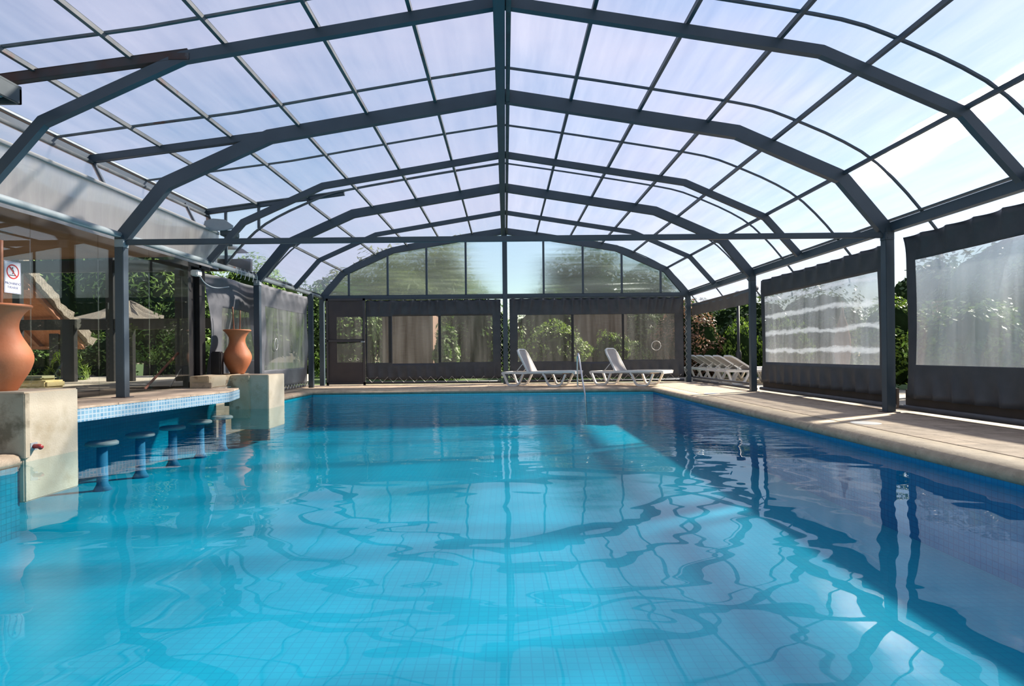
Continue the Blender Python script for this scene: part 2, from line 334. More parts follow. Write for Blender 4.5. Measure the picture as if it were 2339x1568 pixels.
def smooth_path(pts, it=2):
    pts = [Vector(p) for p in pts]
    for _ in range(it):
        q = [pts[0]]
        for a, b in zip(pts, pts[1:]): q += [a.lerp(b, .25), a.lerp(b, .75)]
        q.append(pts[-1]); pts = q
    return pts
def copy_tree(o, parent=None):
    c = o.copy(); C.objects.link(c)
    if parent: c.parent = parent
    for ch in [x for x in bpy.data.objects if x.parent == o]: copy_tree(ch, c)
    return c

# ------------------------------------------------------------------ key dimensions
D0, D1, D2, D3 = 3.37, 7.43, 11.5, 15.55
YB = -4.75                     # open end behind the viewpoint
PR, PF = 3.42, 13.3            # pool's inner edges
WZ = -0.135

# ------------------------------------------------------------------ pool
bm = BM(); quad(bm, (-5.75, YB, -.80), (PR+.05, YB, -.80), (PR+.05, PF+.05, -.80), (-5.75, PF+.05, -.80)); struct('floor_pool', bm, 'pool_xy')
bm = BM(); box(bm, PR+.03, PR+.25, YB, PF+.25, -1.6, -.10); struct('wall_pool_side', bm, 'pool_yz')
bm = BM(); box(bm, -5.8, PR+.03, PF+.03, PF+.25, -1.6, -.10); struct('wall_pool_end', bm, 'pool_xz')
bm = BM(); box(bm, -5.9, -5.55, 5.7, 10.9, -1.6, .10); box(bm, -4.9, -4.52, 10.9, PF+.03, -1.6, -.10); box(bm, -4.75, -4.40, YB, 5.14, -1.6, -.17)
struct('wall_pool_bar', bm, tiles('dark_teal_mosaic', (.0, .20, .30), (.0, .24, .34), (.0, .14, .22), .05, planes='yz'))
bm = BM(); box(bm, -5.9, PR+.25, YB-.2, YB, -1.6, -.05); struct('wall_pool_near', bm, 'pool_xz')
bm = BM()
for i in range(1): quad(bm, (-5.6, YB, WZ), (PR+.04, YB, WZ), (PR+.04, PF+.04, WZ), (-5.6, PF+.04, WZ))
w = struct('water', bm, 'water')

# coping: bull-nosed stones
prof = [(.40, -.005), (.10, -.001), (.04, -.010), (.012, -.030), (0, -.060), (.006, -.090), (.03, -.112), (.06, -.118), (.40, -.118)]
def coping(name, pts, z=0):
    bm = BM(); pts = [Vector((x, y, 0)) for x, y in pts]; rings = []
    for i, p in enumerate(pts):
        d0 = (p-pts[i-1]).normalized() if i else (pts[1]-p).normalized()
        d1 = (pts[i+1]-p).normalized() if i < len(pts)-1 else d0
        n0 = Vector((-d0.y, d0.x, 0)); n1 = Vector((-d1.y, d1.x, 0)); nn = (n0+n1).normalized(); k = 1/nn.dot(n1)
        rings.append([bm.verts.new(p+nn*k*o+Vector((0, 0, zz+z))) for o, zz in prof])
    for a, b in zip(rings, rings[1:]):
        for j in range(len(prof)-1): bm.faces.new((a[j], b[j], b[j+1], a[j+1]))
        bm.faces.new((a[-1], b[-1], b[0], a[0]))
    bm.faces.new(rings[0]); bm.faces.new(rings[-1][::-1])
    return struct(name, bm, 'coping', smooth=True)
coping('trim_1', [(-4.5, 10.92), (-4.5, PF), (PR, PF), (PR, YB)])
coping('trim_2', [(-4.36, YB), (-4.36, 5.13)], -.045)
# decks
bm = BM(); box(bm, PR+.39, 5.30, YB, D3+.3, -.14, 0); struct('deck_side', bm, 'slab')
bm = BM(); box(bm, -4.89, PR+.40, PF+.39, D3+.3, -.14, 0); struct('deck_end', bm, 'slab')
bm = BM(); box(bm, -5.4, -4.89, 10.92, D3+.3, -.14, -.002); struct('deck_bar_end', bm, 'slab')
bm = BM(); box(bm, -7, -4.75, YB, 5.14, -.3, -.045); struct('deck_near', bm, 'slab')
for o in (x for x in list(C.objects) if x.name.startswith('deck')): o.name = o.name.replace('deck', 'floor')
# grounds outside
bm = BM(); quad(bm, (-70, -40, -.16), (70, -40, -.16), (70, 70, -.16), (-70, 70, -.16))
# (cut by building four sides round the hall)
bm.free(); bm = BM()
quad(bm, (5.3, -30, -.05), (60, -30, -.05), (60, 80, -.05), (5.3, 80, -.05)); quad(bm, (-60, 15.85, -.05), (5.3, 15.85, -.05), (5.3, 80, -.05), (-60, 80, -.05))
quad(bm, (-60, -30, -.05), (-6.6, -30, -.05), (-6.6, 15.85, -.05), (-60, 15.85, -.05))
struct('ground', bm, 'lawn')
bm = BM(); box(bm, 5.3, 8.2, -6, 19, -.12, -.01); struct('path_beside_pool_hall', bm, 'paving')

# swim-up bar ledge
def prism(bm, poly, z0, z1):
    a = [bm.verts.new((x, y, z0)) for x, y in poly]; b = [bm.verts.new((x, y, z1)) for x, y in poly]; n = len(poly)
    bm.faces.new(a[::-1]); bm.faces.new(b)
    for i in range(n): bm.faces.new((a[i], a[(i+1) % n], b[(i+1) % n], b[i]))
    return bm
poly = [(-4.60, 5.79), (-4.17, 8.55), (-4.17, 9.42), (-4.9, 9.45), (-4.9, 10.2), (-6.6, 10.2), (-6.6, 5.14), (-4.60, 5.14)]
poly = [(-6.6, 5.14), (-4.70, 5.14), (-4.58, 6.0), (-4.20, 8.62), (-4.42, 9.42), (-4.9, 9.45), (-4.9, 10.2), (-6.6, 10.2)]
bm = prism(BM(), poly, .135, .285); ledge = thing('bar_ledge', 'pale stone swim-up bar top edged in pale blue mosaic between the cream planters', 'bar counter', (0, 0, 0))
new_obj('counter_top', prism(BM(), poly, .262, .285), 'slab', ledge)
bm = BM()
edge = poly[1:6]
sweep(bm, [Vector((x, y, .19)) for x, y in edge], [(-.07, -.03), (.07, -.03), (.07, .012), (-.07, .012)], Vector((0, 0, 1)))
new_obj('mosaic_edge', bm, 'ledge_tile', ledge)
bm = prism(BM(), [(-6.6, 5.2), (-4.78, 5.2), (-4.64, 6.0), (-4.27, 8.6), (-4.5, 9.35), (-6.6, 9.4)], .125, .26); new_obj('underside', bm, 'pool_yz', ledge)

# underwater bar stools
def stool(x, y):
    t = thing('bar_stool', '', 'stool', (x, y, 0), 0, 'sunken stools along the swim-up bar')
    new_obj('seat', lathe(BM(), [(.14, -.26), (.17, -.25), (.17, -.22), (.15, -.205)], 28), surf_stool, t, True)
    new_obj('pedestal', lathe(BM(), [(.10, -.80), (.06, -.72), (.055, -.26)], 20), surf_ped, t, True)
    return t
surf_stool = surf('grey_stool_top', (.30, .33, .33), None, 6, .6)
surf_ped = surf('blue_stool_pedestal', (.0, .16, .30), None, 6, .8)
spos = [(-4.90, 6.9), (-4.90, 7.62), (-4.90, 8.36), (-4.88, 9.08), (-4.86, 9.74)]
for i, (x, y) in enumerate(spos):
    s = stool(x, y); s['label'] = 'round grey stool top under the water, %s along the swim-up bar' % ['nearest the near cream planter', 'second from the near planter', 'middle one of five', 'second from the far planter', 'nearest the far cream planter'][i]

# planters / cream blocks
t = thing('stone_block', 'cream rendered block by the pool carrying the large cropped terracotta jar', 'planter block', (-5.2, 5.46, 0))
bm = BM(); box(bm, -1.3, .85, -.32, .33, -.5, .5, .012); new_obj('body', bm, 'block', t)
bm = BM(); box(bm, -1.3, .87, -.34, -.28, -.10, .49, .006); o = new_obj('front_slab', bm, surf('stained_tan_render', (.34, .29, .21), (.44, .38, .28), 3, .85, bump=.003, bscale=50, c3=(.18, .15, .10), s3=2), t)
sp = thing('water_spout', 'short red water spout low on the cream block face', 'spout', (-4.35, 5.24, -.005))
bm = BM(); tube(bm, [(0, 0, 0), (.05, 0, 0), (.075, -.01, -.01)], .022, 14); new_obj('nozzle', bm, 'red', sp, True)
bm = BM(); box(bm, -.003, .004, -.04, .04, -.035, .035, .002); new_obj('flange', bm, 'greyfix', sp)

t = thing('stone_block', 'stepped cream block at the far end of the bar carrying the small terracotta jar', 'planter block', (-4.58, 10.55, 0))
bm = BM(); box(bm, -.35, .33, -.35, .38, -.5, .475, .010); new_obj('body', bm, 'block', t)
bm = BM(); box(bm, -.66, -.34, -1.12, .38, .285, .487, .01); box(bm, -.80, -.36, -.5, .38, .285, .487, .01); box(bm, -.36, -.0, -.40, .2, -.3, .465, .01); new_obj('low_step', bm, surf('stained_cream_render', (.46, .36, .23), (.56, .47, .34), 3, .85, bump=.003, bscale=50, c3=(.25, .17, .10), s3=4), t)
bm = BM(); box(bm, -.60, -.28, -1.16, -1.12, .285, .375, .005); new_obj('plank', bm, 'coping', t)

# terracotta jars
jar_prof = [(.118, 0), (.125, .01), (.165, .09), (.215, .18), (.243, .26), (.250, .31), (.240, .37), (.205, .44), (.165, .51), (.142, .57), (.135, .62), (.145, .68), (.175, .74), (.215, .785), (.240, .80), (.243, .815), (.235, .827), (.215, .822), (.165, .77), (.125, .66), (.120, .58)]
def jar(x, y, z, s, label, name='terracotta_jar'):
    bm = lathe(BM(), [(r*s, h*s) for r, h in smooth_prof(jar_prof)], 64, cap=False)
    bmesh.ops.contextual_create(bm, geom=[e for e in bm.edges if e.is_boundary and min(v.co.z for v in e.verts) < .02])
    o = new_obj(name, bm, 'terracotta', None, True); o.location = (x, y, z); tag(o, label, 'jar', 'terracotta jars on the cream blocks'); return o
def smooth_prof(p):
    return [(v.x, v.y) for v in smooth_path([(a, b, 0) for a, b in p], 2)]
jar(-4.79, 5.40, .495, 1.0, 'large terracotta jar cut off by the picture edge on the near cream block')
jar(-5.02, 10.66, .485, 1.0, 'terracotta jar with dark canes on the stepped far block')
def cane(x, y, z, dx, dy, h, label, r=.014):
    bm = BM(); tube(bm, smooth_path([(0, 0, 0), (dx*.5+.006, dy*.5, h*.5), (dx, dy, h)], 1), r, 8); o = new_obj('cane', bm, 'cane', None, True)
    o.location = (x, y, z); tag(o, label, 'cane', 'canes standing in the terracotta jars')
cane(-5.07, 10.66, .95, -.035, 0, .79, 'tallest brown cane in the small jar, at the outer side', .012)
cane(-5.05, 10.60, .95, -.02, 0, .75, 'brown cane in the small jar beside the tallest cane', .012)
cane(-4.99, 10.66, .95, .03, 0, .72, 'lone brown cane on the pool side of the small jar', .012)
cane(-4.80, 5.40, .95, .02, 0, .98, 'thick brown cane rising from the large cropped jar', .02)
cane(-4.86, 5.42, .95, -.02, 0, .9, 'second thick cane in the large cropped jar, mostly out of frame', .02)

# ------------------------------------------------------------------ portal frames
def arch_pts(side): return [(0, 4.17), (3.05, 3.67), (4.40, 3.07), (4.99, 2.38)]
def frame(y, main, label, ext=None, posts=(True, True), base=(0, 0), tie=False, width=None, bracket=False, grp='roof frames across the pool hall'):
    t = thing('portal_frame' if main else 'roof_arch', label, 'roof frame', (0, y, 0), 0, grp)
    h = .165 if main else .10; wd = width or (.085 if main else .07)
    for s, side in ((-1, 0), (1, 1)):
        pts = [(s*x, 0, z) for x, z in arch_pts(s)]
        if not main: pts[-1] = (s*4.97, 0, 2.43)
        else: pts[-1] = (s*4.99, 0, 2.36)
        bm = BM(); sweep(bm, pts, [(-wd/2, -h/2), (wd/2, -h/2), (wd/2, h/2), (-wd/2, h/2)], Vector((0, 1, 0))); bmesh.ops.recalc_face_normals(bm, faces=bm.faces)
        new_obj('rafter', bm, 'steel', t)
        if main and posts[side]:
            bm = BM(); box(bm, s*5.0-.057, s*5.0+.057, -.055, .055, base[side], 2.40, .006); p = new_obj('post', bm, 'steel', t)
            bm = BM(); box(bm, s*5.0-.09, s*5.0+.09, -.09, .09, base[side], base[side]+.008); new_obj('base_plate', bm, 'rust', p)
            bm = BM(); box(bm, s*5.0-.06-.012*s, s*5.0+.06-.012*s, -.068, .04, 2.24, 2.34, .004)
            for dz in (.02, .08):
                for dx in (-.03, .03): lathe(bm, [(.008, 0), (.008, .006)], 6, (s*5.0+dx-.012*s, -.07, 2.24+dz))
            new_obj('joint_plate', bm, 'greyfix' if s < 0 else 'steel', p)
    if ext:
        bm = BM(); beam(bm, (-3.0, 0, 3.70), (-5.38, 0, 3.40), .065, .085); new_obj('extension_rafter', bm, ext, t)
        bm = BM(); box(bm, -3.18, -2.98, -.04, .04, 3.635, 3.70, .003); new_obj('splice_plate', bm, ext, t)
    if tie:
        bm = BM(); box(bm, -4.95, 4.95, -.03, .03, 2.275, 2.345, .004); new_obj('tie_beam', bm, 'steel', t)
    return t
frame(D1, True, 'blue-grey portal frame with a horizontal tie beam across the pool', 'steel', base=(.285, 0), tie=True)
frame(D2, True, 'blue-grey portal frame standing behind the far terracotta jar', None, base=(0, 0))
frame(D0, True, 'blue-grey portal frame nearest the viewpoint, mostly above the picture', 'steel', base=(-.05, 0))
frame(5.45, False, 'roof arch with a badly rusted extension rafter', 'rust')
frame(9.60, False, 'thin roof arch between the tie-beam frame and the far-jar frame')
frame(13.5, False, 'thin roof arch nearest the back wall', width=.05)
frame(1.35, False, 'thin roof arch overhead of the viewpoint', 'steel')

# ridge beam
t = thing('ridge_beam', 'long blue-grey box beam under the roof ridge', 'beam', (0, 0, 0))
bm = BM(); box(bm, -.085, .025, YB, D3, 3.98, 4.20, .006); new_obj('box_section', bm, 'steel', t)
bm = BM(); box(bm, .035, .085, YB, D3, 4.08, 4.22, .004); new_obj('side_rail', bm, 'steel_light', t)

# ------------------------------------------------------------------ ceiling (translucent roof)
prof_r = [(0, 4.28), (.88, 4.15), (1.77, 4.005), (2.66, 3.855), (3.15, 3.755), (3.52, 3.61), (4.0, 3.40), (4.42, 3.16), (4.78, 2.81), (5.10, 2.42), (5.42, 1.99)]
prof_rs = prof_r
prof_lext = [(0, 4.28), (-.88, 4.15), (-1.77, 4.005), (-2.66, 3.855), (-3.2, 3.765), (-3.55, 3.72), (-4.45, 3.61), (-5.42, 3.485)]
prof_l = [(-x, z) for x, z in prof_r[:-1]]
ceil_root = sroot('ceiling')
ys = [YB, -1.9, -.17, 1.58, 3.33, 5.08, 6.86, 8.58, 10.3, 12.05, 13.80, 15.60]
def panel(pr, y0, y1):
    bm = BM(); rows = []
    for y in (y0+.012, (y0+y1)/2, y1-.012): rows.append([bm.verts.new((x, y, z)) for x, z in pr])
    for a, b in zip(rows, rows[1:]):
        for i in range(len(pr)-1): bm.faces.new((a[i], a[i+1], b[i+1], b[i]) if pr[1][0] < 0 else (a[i], b[i], b[i+1], a[i+1]))
    new_obj('roof_panel', bm, 'roof', ceil_root, True)
def sp_(pr, it=1): return [(v.x, v.y) for v in smooth_path([(a, b, 0) for a, b in pr], it)]
for y0, y1 in zip(ys, ys[1:]):
    panel(sp_(prof_r, 2), y0, y1)
    panel(prof_lext if y1 <= 10.31 else sp_(prof_l), y0, y1)
for y in ys[1:]:
    for pr in (prof_r, prof_l if y > 10.31 else prof_lext):
        bm = BM(); sweep(bm, [(x, y, z-.016) for x, z in (sp_(pr) if pr is not prof_lext else pr)], rect(.027, .022), Vector((0, 1, 0))); bmesh.ops.recalc_face_normals(bm, faces=bm.faces)
        new_obj('glazing_bar', bm, 'steel' if pr is prof_r else 'steel_light', ceil_root)
bm = BM(); sweep(bm, [(-x, 10.3, z-.016) for x, z in sp_(prof_r[:-1])], rect(.04, .03), Vector((0, 1, 0))); bmesh.ops.recalc_face_normals(bm, faces=bm.faces); new_obj('glazing_bar', bm, 'steel_light', ceil_root)
def surf_z(x, pr):
    for (a, za), (b, zb) in zip(pr, pr[1:]):
        if min(a, b) <= x <= max(a, b): return za+(zb-za)*(x-a)/(b-a)
for i, x in enumerate((.88, 1.77, 2.66, 3.52, 4.42)):
    z = surf_z(x, prof_r)-.045
    bm = BM(); beam(bm, (x, YB, z), (x, D3, z), .034, .045, bev=.002); new_obj('purlin', bm, 'steel', ceil_root)
    y0 = YB if x < 3 else 10.3
    bm = BM(); beam(bm, (-x, y0, z), (-x, D3, z), .034, .045, bev=.002); new_obj('purlin', bm, 'steel_light', ceil_root)
for x in (-3.55, -4.47):
    z = surf_z(x, prof_lext)-.045
    bm = BM(); beam(bm, (x, YB, z), (x, 10.3, z), .034, .045, bev=.002); new_obj('purlin', bm, 'steel_light', ceil_root)
# eaves
bm = BM(); beam(bm, (5.06, YB, 2.41), (5.06, D3, 2.41), .09, .12); new_obj('eaves_beam', bm, 'steel', ceil_root)
bm = BM(); beam(bm, (5.02, YB, 2.495), (5.02, D3, 2.495), .05, .02); new_obj('eaves_trim', bm, 'steel_light', ceil_root)
bm = BM(); tube(bm, [(-5.0, YB, 2.40), (-5.0, D3, 2.40)], .042, 14); new_obj('eaves_pipe', bm, 'pipe', ceil_root, True)
bm = BM(); beam(bm, (-5.06, 10.3, 2.47), (-5.06, D3, 2.47), .05, .05); new_obj('eaves_trim', bm, 'steel_light', ceil_root)
# outer edge of the side extension
bm = BM(); beam(bm, (-5.41, YB, 3.42), (-5.41, 10.3, 3.42), .06, .075); new_obj('edge_beam', bm, 'steel', ceil_root)
bm = BM(); tube(bm, [(-5.36, YB, 3.35), (-5.36, 10.28, 3.35)], .028, 10); new_obj('edge_pipe', bm, 'steel_light', ceil_root, True)
bm = BM(); beam(bm, (-5.40, YB, 3.50), (-5.40, 10.3, 3.50), .06, .03); new_obj('edge_trim', bm, 'pipe', ceil_root)
bm = BM(); beam(bm, (-2.9, 10.33, 3.75), (-5.42, 10.33, 3.42), .05, .06); new_obj('end_beam', bm, 'steel', ceil_root)

# fascia wall + clerestory over the bar
wl = sroot('wall_left')
bm = BM(); rows = []
for j in range(9):
    z = 2.38+(3.05-2.38)*j/8; rows.append([bm.verts.new((-5.20-.02*sin(j*.6)+.008*sin(i*1.3+j), YB+(10.35-YB)*i/60, z)) for i in range(61)])
for a, b in zip(rows, rows[1:]):
    for i in range(60): bm.faces.new((a[i], b[i], b[i+1], a[i+1]))
new_obj('fascia_sheet', bm, 'fascia', wl, True)
bm = BM(); box(bm, -5.235, -5.165, YB, 10.35, 3.02, 3.075, .01); new_obj('fascia_rail', bm, surf('pale_grey_rail', (.40, .41, .40), None, 5, .6), wl)
cy_ = [YB, -2.0, .2, 1.6, 3.37, 5.45, D1, 9.6, 10.33]
for a, b in zip(cy_, cy_[1:]):
    bm = BM(); quad(bm, (-5.22, a+.02, 3.07), (-5.22, b-.02, 3.07), (-5.38, b-.02, 3.39), (-5.38, a+.02, 3.39)); new_obj('clerestory_pane', bm, 'roof', wl)
for y in cy_[1:]:
    bm = BM(); beam(bm, (-5.21, y, 3.05), (-5.38, y, 3.40), .045, .04, Vector((0, 1, 0))); new_obj('mullion', bm, 'steel', wl)
# end glazing of the extension
gw = sroot('wall_extension_end')
xs = [-5.38, -5.05, -4.45, -3.55, -3.1]
def zl(x): return surf_z(x, prof_lext)-.03
def zc(x):
    z = surf_z(-x, prof_r); return z if z is not None else 2.4
for a, b in zip(xs, xs[1:]):
    bm = BM(); n = 6
    for i in range(n):
        u, v = a+(b-a)*i/n, a+(b-a)*(i+1)/n
        lo = lambda x: zc(x) if x > -5.09 else 2.42
        quad(bm, (u, 10.33, lo(u)), (v, 10.33, lo(v)), (v, 10.33, zl(v)), (u, 10.33, zl(u)))
    new_obj('pane', bm, 'gable', gw)
for x in xs[:4]:
    bm = BM(); beam(bm, (x, 10.33, max(2.42, zc(x) if x > -5.09 else 2.42)), (x, 10.33, zl(x)), .045, .045, Vector((0, 1, 0))); new_obj('mullion', bm, 'steel', gw)

# glass screen on the bar ledge
gy = [-2.14, -1.07, 0.0, 1.07, 2.14, 3.21, 4.28, 5.35, 6.42, 7.49, 8.56, 9.62]
gi = 1
for a, b in zip(gy[5:], gy[6:]):
    bm = BM(); box(bm, -5.356, -5.344, a+.003, b-.003, .30, 2.5); o = struct('window_%d' % gi, bm, 'glass'); gi += 1
# sign stuck on the glass
s = thing('warning_sign', 'white sign with red no-diving circle reading PROHIBIDO TIRARSE on the glass screen', 'sign', (-5.325, 6.155, 1.51), 0)
bm = BM(); box(bm, 0, .006, -.105, .105, 0, .345, .002); new_obj('plate', bm, surf('sign_white', (.80, .80, .82), None, 3, .35), s)
bm = BM()
for (y0, y1, z0, z1) in ((-.10, .10, .005, .009), (-.10, .10, .336, .340), (-.10, -.096, .005, .34), (.096, .10, .005, .34)): box(bm, .006, .007, y0, y1, z0, z1)
new_obj('border_line', bm, surf('sign_blue', (.16, .20, .36), None, 3, .4), s)
bm = BM(); n = 40
for i in range(n):
    a0, a1 = 2*pi*i/n, 2*pi*(i+1)/n
    p = [(0.0075, r*cos(a), .235+r*sin(a)) for r, a in ((.066, a0), (.066, a1), (.079, a1), (.079, a0))]; quad(bm, *p)
quad(bm, (.0076, -.055, .286), (.0076, -.047, .294), (.0076, .056, .184), (.0076, .048, .176)); new_obj('prohibition_ring', bm, surf('sign_red', (.60, .03, .03), None, 3, .4), s)
bm = BM()
for a, b, wd in (((0.0, .26), (.012, .235), .010), ((.012, .235), (-.006, .21), .010), ((.0, .255), (-.035, .285), .006), ((-.045, .195), (.035, .195), .008)):
    d = Vector((0, b[0]-a[0], b[1]-a[1])).normalized(); nn = Vector((0, -d.z, d.y))*wd/2; A = Vector((.0072, a[0], a[1])); B = Vector((.0072, b[0], b[1])); quad(bm, A-nn, B-nn, B+nn, A+nn)
bmesh.ops.create_circle(bm, cap_ends=True, radius=.009, segments=14, matrix=Matrix.Translation((.0072, -.003, .275)) @ Matrix.Rotation(pi/2, 4, 'Y'))
new_obj('diver_symbol', bm, M['darkfix'], s)
for txt, z in (('PROHIBIDO', .095), ('TIRARSE', .052)):
    fc = bpy.data.curves.new('lettering', 'FONT'); fc.body = txt; fc.size = .036; fc.align_x = 'CENTER'; fc.extrude = .0004; fc.space_character = 1.05
    fo = bpy.data.objects.new('lettering', fc); C.objects.link(fo); fo.parent = s; fo.location = (.0078, 0, z); fo.rotation_euler = (pi/2, 0, pi/2)
    me = bpy.data.meshes.new_from_object(fo); me.materials.clear(); me.materials.append(bpy.data.materials['sign_blue'])
    bpy.data.objects.remove(fo); lo = bpy.data.objects.new('lettering', me); C.objects.link(lo); lo.parent = s; lo.location = (.0078, 0, z); lo.rotation_euler = (pi/2, 0, pi/2)

# ------------------------------------------------------------------ curtains
def cells(u0, u1, z0, z1, holes, nu, nz):
    us = sorted(set([u0+(u1-u0)*i/nu for i in range(nu+1)] + [h[k] for h in holes for k in (0, 1)]))
    zs = sorted(set([z0+(z1-z0)*i/nz for i in range(nz+1)] + [h[k] for h in holes for k in (2, 3)]))
    us = [u for i, u in enumerate(us) if i == 0 or u-us[i-1] > 1e-5]; zs = [z for i, z in enumerate(zs) if i == 0 or z-zs[i-1] > 1e-5]
    return us, zs
def cloth_grid(u0, u1, z0, z1, holes, f, place, nu=60, nz=24, skipholes=True):
    us, zs = cells(u0, u1, z0, z1, holes, nu, nz); bm = BM()
    V = [[bm.verts.new(place(u, z, f(u, z))) for u in us] for z in zs]
    for j in range(len(zs)-1):
        for i in range(len(us)-1):
            cu, cz = (us[i]+us[i+1])/2, (zs[j]+zs[j+1])/2
            if skipholes and any(h[0] < cu < h[1] and h[2] < cz < h[3] for h in holes): continue
            bm.faces.new((V[j][i], V[j][i+1], V[j+1][i+1], V[j+1][i]))
    bmesh.ops.delete(bm, geom=[v for v in bm.verts if not v.link_faces], context='VERTS')
    return bm
def tri(x): x = x % 1.0; return abs(2*x-1)
def curtain(name, label, u0, u1, z0, z1, holes, place, f, fab='fabric', pane='clear_pvc', bars=(), tubes=(), nu=110, nz=30, group=None, zig=None, extra=None):
    t = thing(name, label, 'curtain', (0, 0, 0), 0, group)
    o = new_obj('cloth', cloth_grid(u0, u1, z0, z1, holes, f, place, nu, nz), fab, t, True)
    sm = o.modifiers.new('thick', 'SOLIDIFY'); sm.thickness = .003
    for h in holes:
        new_obj('window_pane', cloth_grid(h[0]-.01, h[1]+.01, h[2]-.01, h[3]+.01, [], f, place, 24, 12), pane, t, True)
    for (a, b, c, d) in bars:
        new_obj('seam_strip', cloth_grid(a, b, c, d, [], lambda u, z: f(u, z)+.004, place, 3, 10), 'black', t, True)
    for (a, b, z, r) in tubes:
        bm = BM(); tube(bm, [place(a, z, 0), place((a+b)/2, z, 0), place(b, z, 0)], r, 12); new_obj('bottom_tube', bm, 'tube', t, True)
    if zig:
        a, b, za, zb, st = zig; bm = BM(); u = a; pts = []; k = 0
        while u < b: pts.append(place(u, za if k % 2 else zb, .03)); u += st/2 if k % 2 else st/2; k += 1
        tube(bm, pts, .007, 5); new_obj('lacing_cord', bm, 'rope', t)
    return t
# side nearest the sun: plane x = 5.10
place_R = lambda u, z, d: Vector((5.12-d, u, z))
def fR(u, z):
    e = max(0, z-1.95)/.3; b = max(0, .55-z)/.4
    return .012*sin(u*2.1+z*1.7)+e*.07*tri(u*2.6+z*.9)**2+b*.08*tri(u*3.3-z*.9)**2+.006*sin(u*9+z*3)
curtain('roll_down_curtain', 'charcoal curtain with a streaked clear window between the two middle posts', 7.56, 11.34, .20, 2.215, [(7.80, 11.20, .60, 1.885)], place_R, fR, pane='streaky_pvc', tubes=[(7.5, 11.42, .07, .035)], group='curtains along the sunny side')
curtain('roll_down_curtain', 'charcoal curtain with a scratched clear window nearest the viewpoint', 3.45, 7.25, .20, 2.24, [(3.66, 7.10, .62, 1.93)], place_R, fR, tubes=[(3.4, 7.37, .07, .035)], group='curtains along the sunny side')
curtain('roll_down_curtain', 'charcoal curtain beside the viewpoint, out of the picture', YB+.1, 3.28, .20, 2.24, [(-3.6, 3.05, .62, 1.93)], place_R, fR, tubes=[(YB, 3.3, .07, .035)], group='curtains along the sunny side')
# weighted skirts under them (darker kerb behind)
for (a, b, lab) in ((7.52, 11.42, 'dark brown low kerb board under the streaked curtain'), (3.4, 7.35, 'dark brown low kerb board under the scratched near curtain')):
    bm = BM(); box(bm, 5.16, 5.20, a, b, .03, .30, .004); o = new_obj('kerb_board', bm, surf('dark_brown_board', (.030, .024, .020), (.05, .035, .028), 3, .7)); tag(o, lab, 'board')
# rolled-up curtain
t = thing('rolled_curtain', 'grey curtain rolled up under the eaves over the open bay', 'curtain', (0, 0, 0))
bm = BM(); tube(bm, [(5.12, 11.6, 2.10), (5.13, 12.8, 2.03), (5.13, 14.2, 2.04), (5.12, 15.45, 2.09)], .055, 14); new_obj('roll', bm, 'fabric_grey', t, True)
o = new_obj('valance', cloth_grid(11.6, 15.45, 1.80, 2.12, [], lambda u, z: .03*tri(u*2.2+z)*(2.12-z)*3 + .04, place_R, 70, 8), surf('taupe_valance_cloth', (.10, .085, .075), (.14, .12, .105), 3, .7), t, True)
for z, r in ((.05, .028), (.14, .022)):
    bm = BM(); tube(bm, [(5.1, 11.58, z), (5.1, 15.45, z)], r, 10); o = new_obj('floor_rail', bm, 'tube', None, True)
    tag(o, 'grey tube rail lying along the floor of the open bay' if z < .1 else 'upper thin grey tube rail across the open bay just above the floor rail', 'rail')

# far left side curtains, x = -4.97
place_L = lambda u, z, d: Vector((-5.02+d, u, z))
def fL(u, z): return .015*sin(u*3+z*2)+max(0, z-1.9)*.10*tri(u*3+z*2.2)+.01*sin(u*7-z*5)
curtain('roll_down_curtain', 'sunlit grey curtain with a hazy window and round port beyond the far jar', 11.62, 14.42, .12, 2.30, [(11.9, 14.2, .52, 1.85)], place_L, fL, 'fabric_grey', 'hazy_pvc', tubes=[(11.6, 14.5, .06, .03)], group='grey curtains behind the bar', zig=(11.65, 14.4, .05, .14, .18))
def fL2(u, z): return .03*sin(u*4+z*3)+.05*sin(u*2.2-z*2)*(1 if z < 2 else .3)-.04
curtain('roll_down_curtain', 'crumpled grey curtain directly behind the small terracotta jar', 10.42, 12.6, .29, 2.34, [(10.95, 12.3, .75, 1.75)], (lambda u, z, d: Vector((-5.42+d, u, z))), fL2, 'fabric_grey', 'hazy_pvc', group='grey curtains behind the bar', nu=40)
bm = BM(); tube(bm, [(0, r_[0], r_[1]) for r_ in [(.085*cos(a*pi/12), .125*sin(a*pi/12)) for a in range(25)]], .006, 6, Vector((1, 0, 0)))
o = new_obj('port_ring', bm, 'white', None, True); o.location = (-4.97, 12.35, 1.07); tag(o, 'white oval port ring on the hazy grey curtain beside the small jar', 'ring')
bm = BM(); box(bm, -5.02, -4.90, 14.48, 14.58, 0, 2.4, .004); o = new_obj('post', bm, 'steel'); o.name = 'curtain_post'; tag(o, 'slim grey post at the end of the hazy grey curtain by the leafy gap', 'post')
# white ties on pipe
for i in range(6):
    y = 10.5+i*.17; bm = BM(); tube(bm, [(-4.95, y, 2.46), (-4.945, y+.03, 2.36), (-4.98, y+.06, 2.28)], .006, 6); o = new_obj('cord_tie', bm, 'white')
    tag(o, 'white cord tie on the eaves pipe, %s above the crumpled curtain' % ['nearest the black frame', 'second from the black frame', 'third from the black frame', 'third from the far post', 'second from the far post', 'nearest the far post'][i], 'tie', 'white cord ties on the eaves pipe')

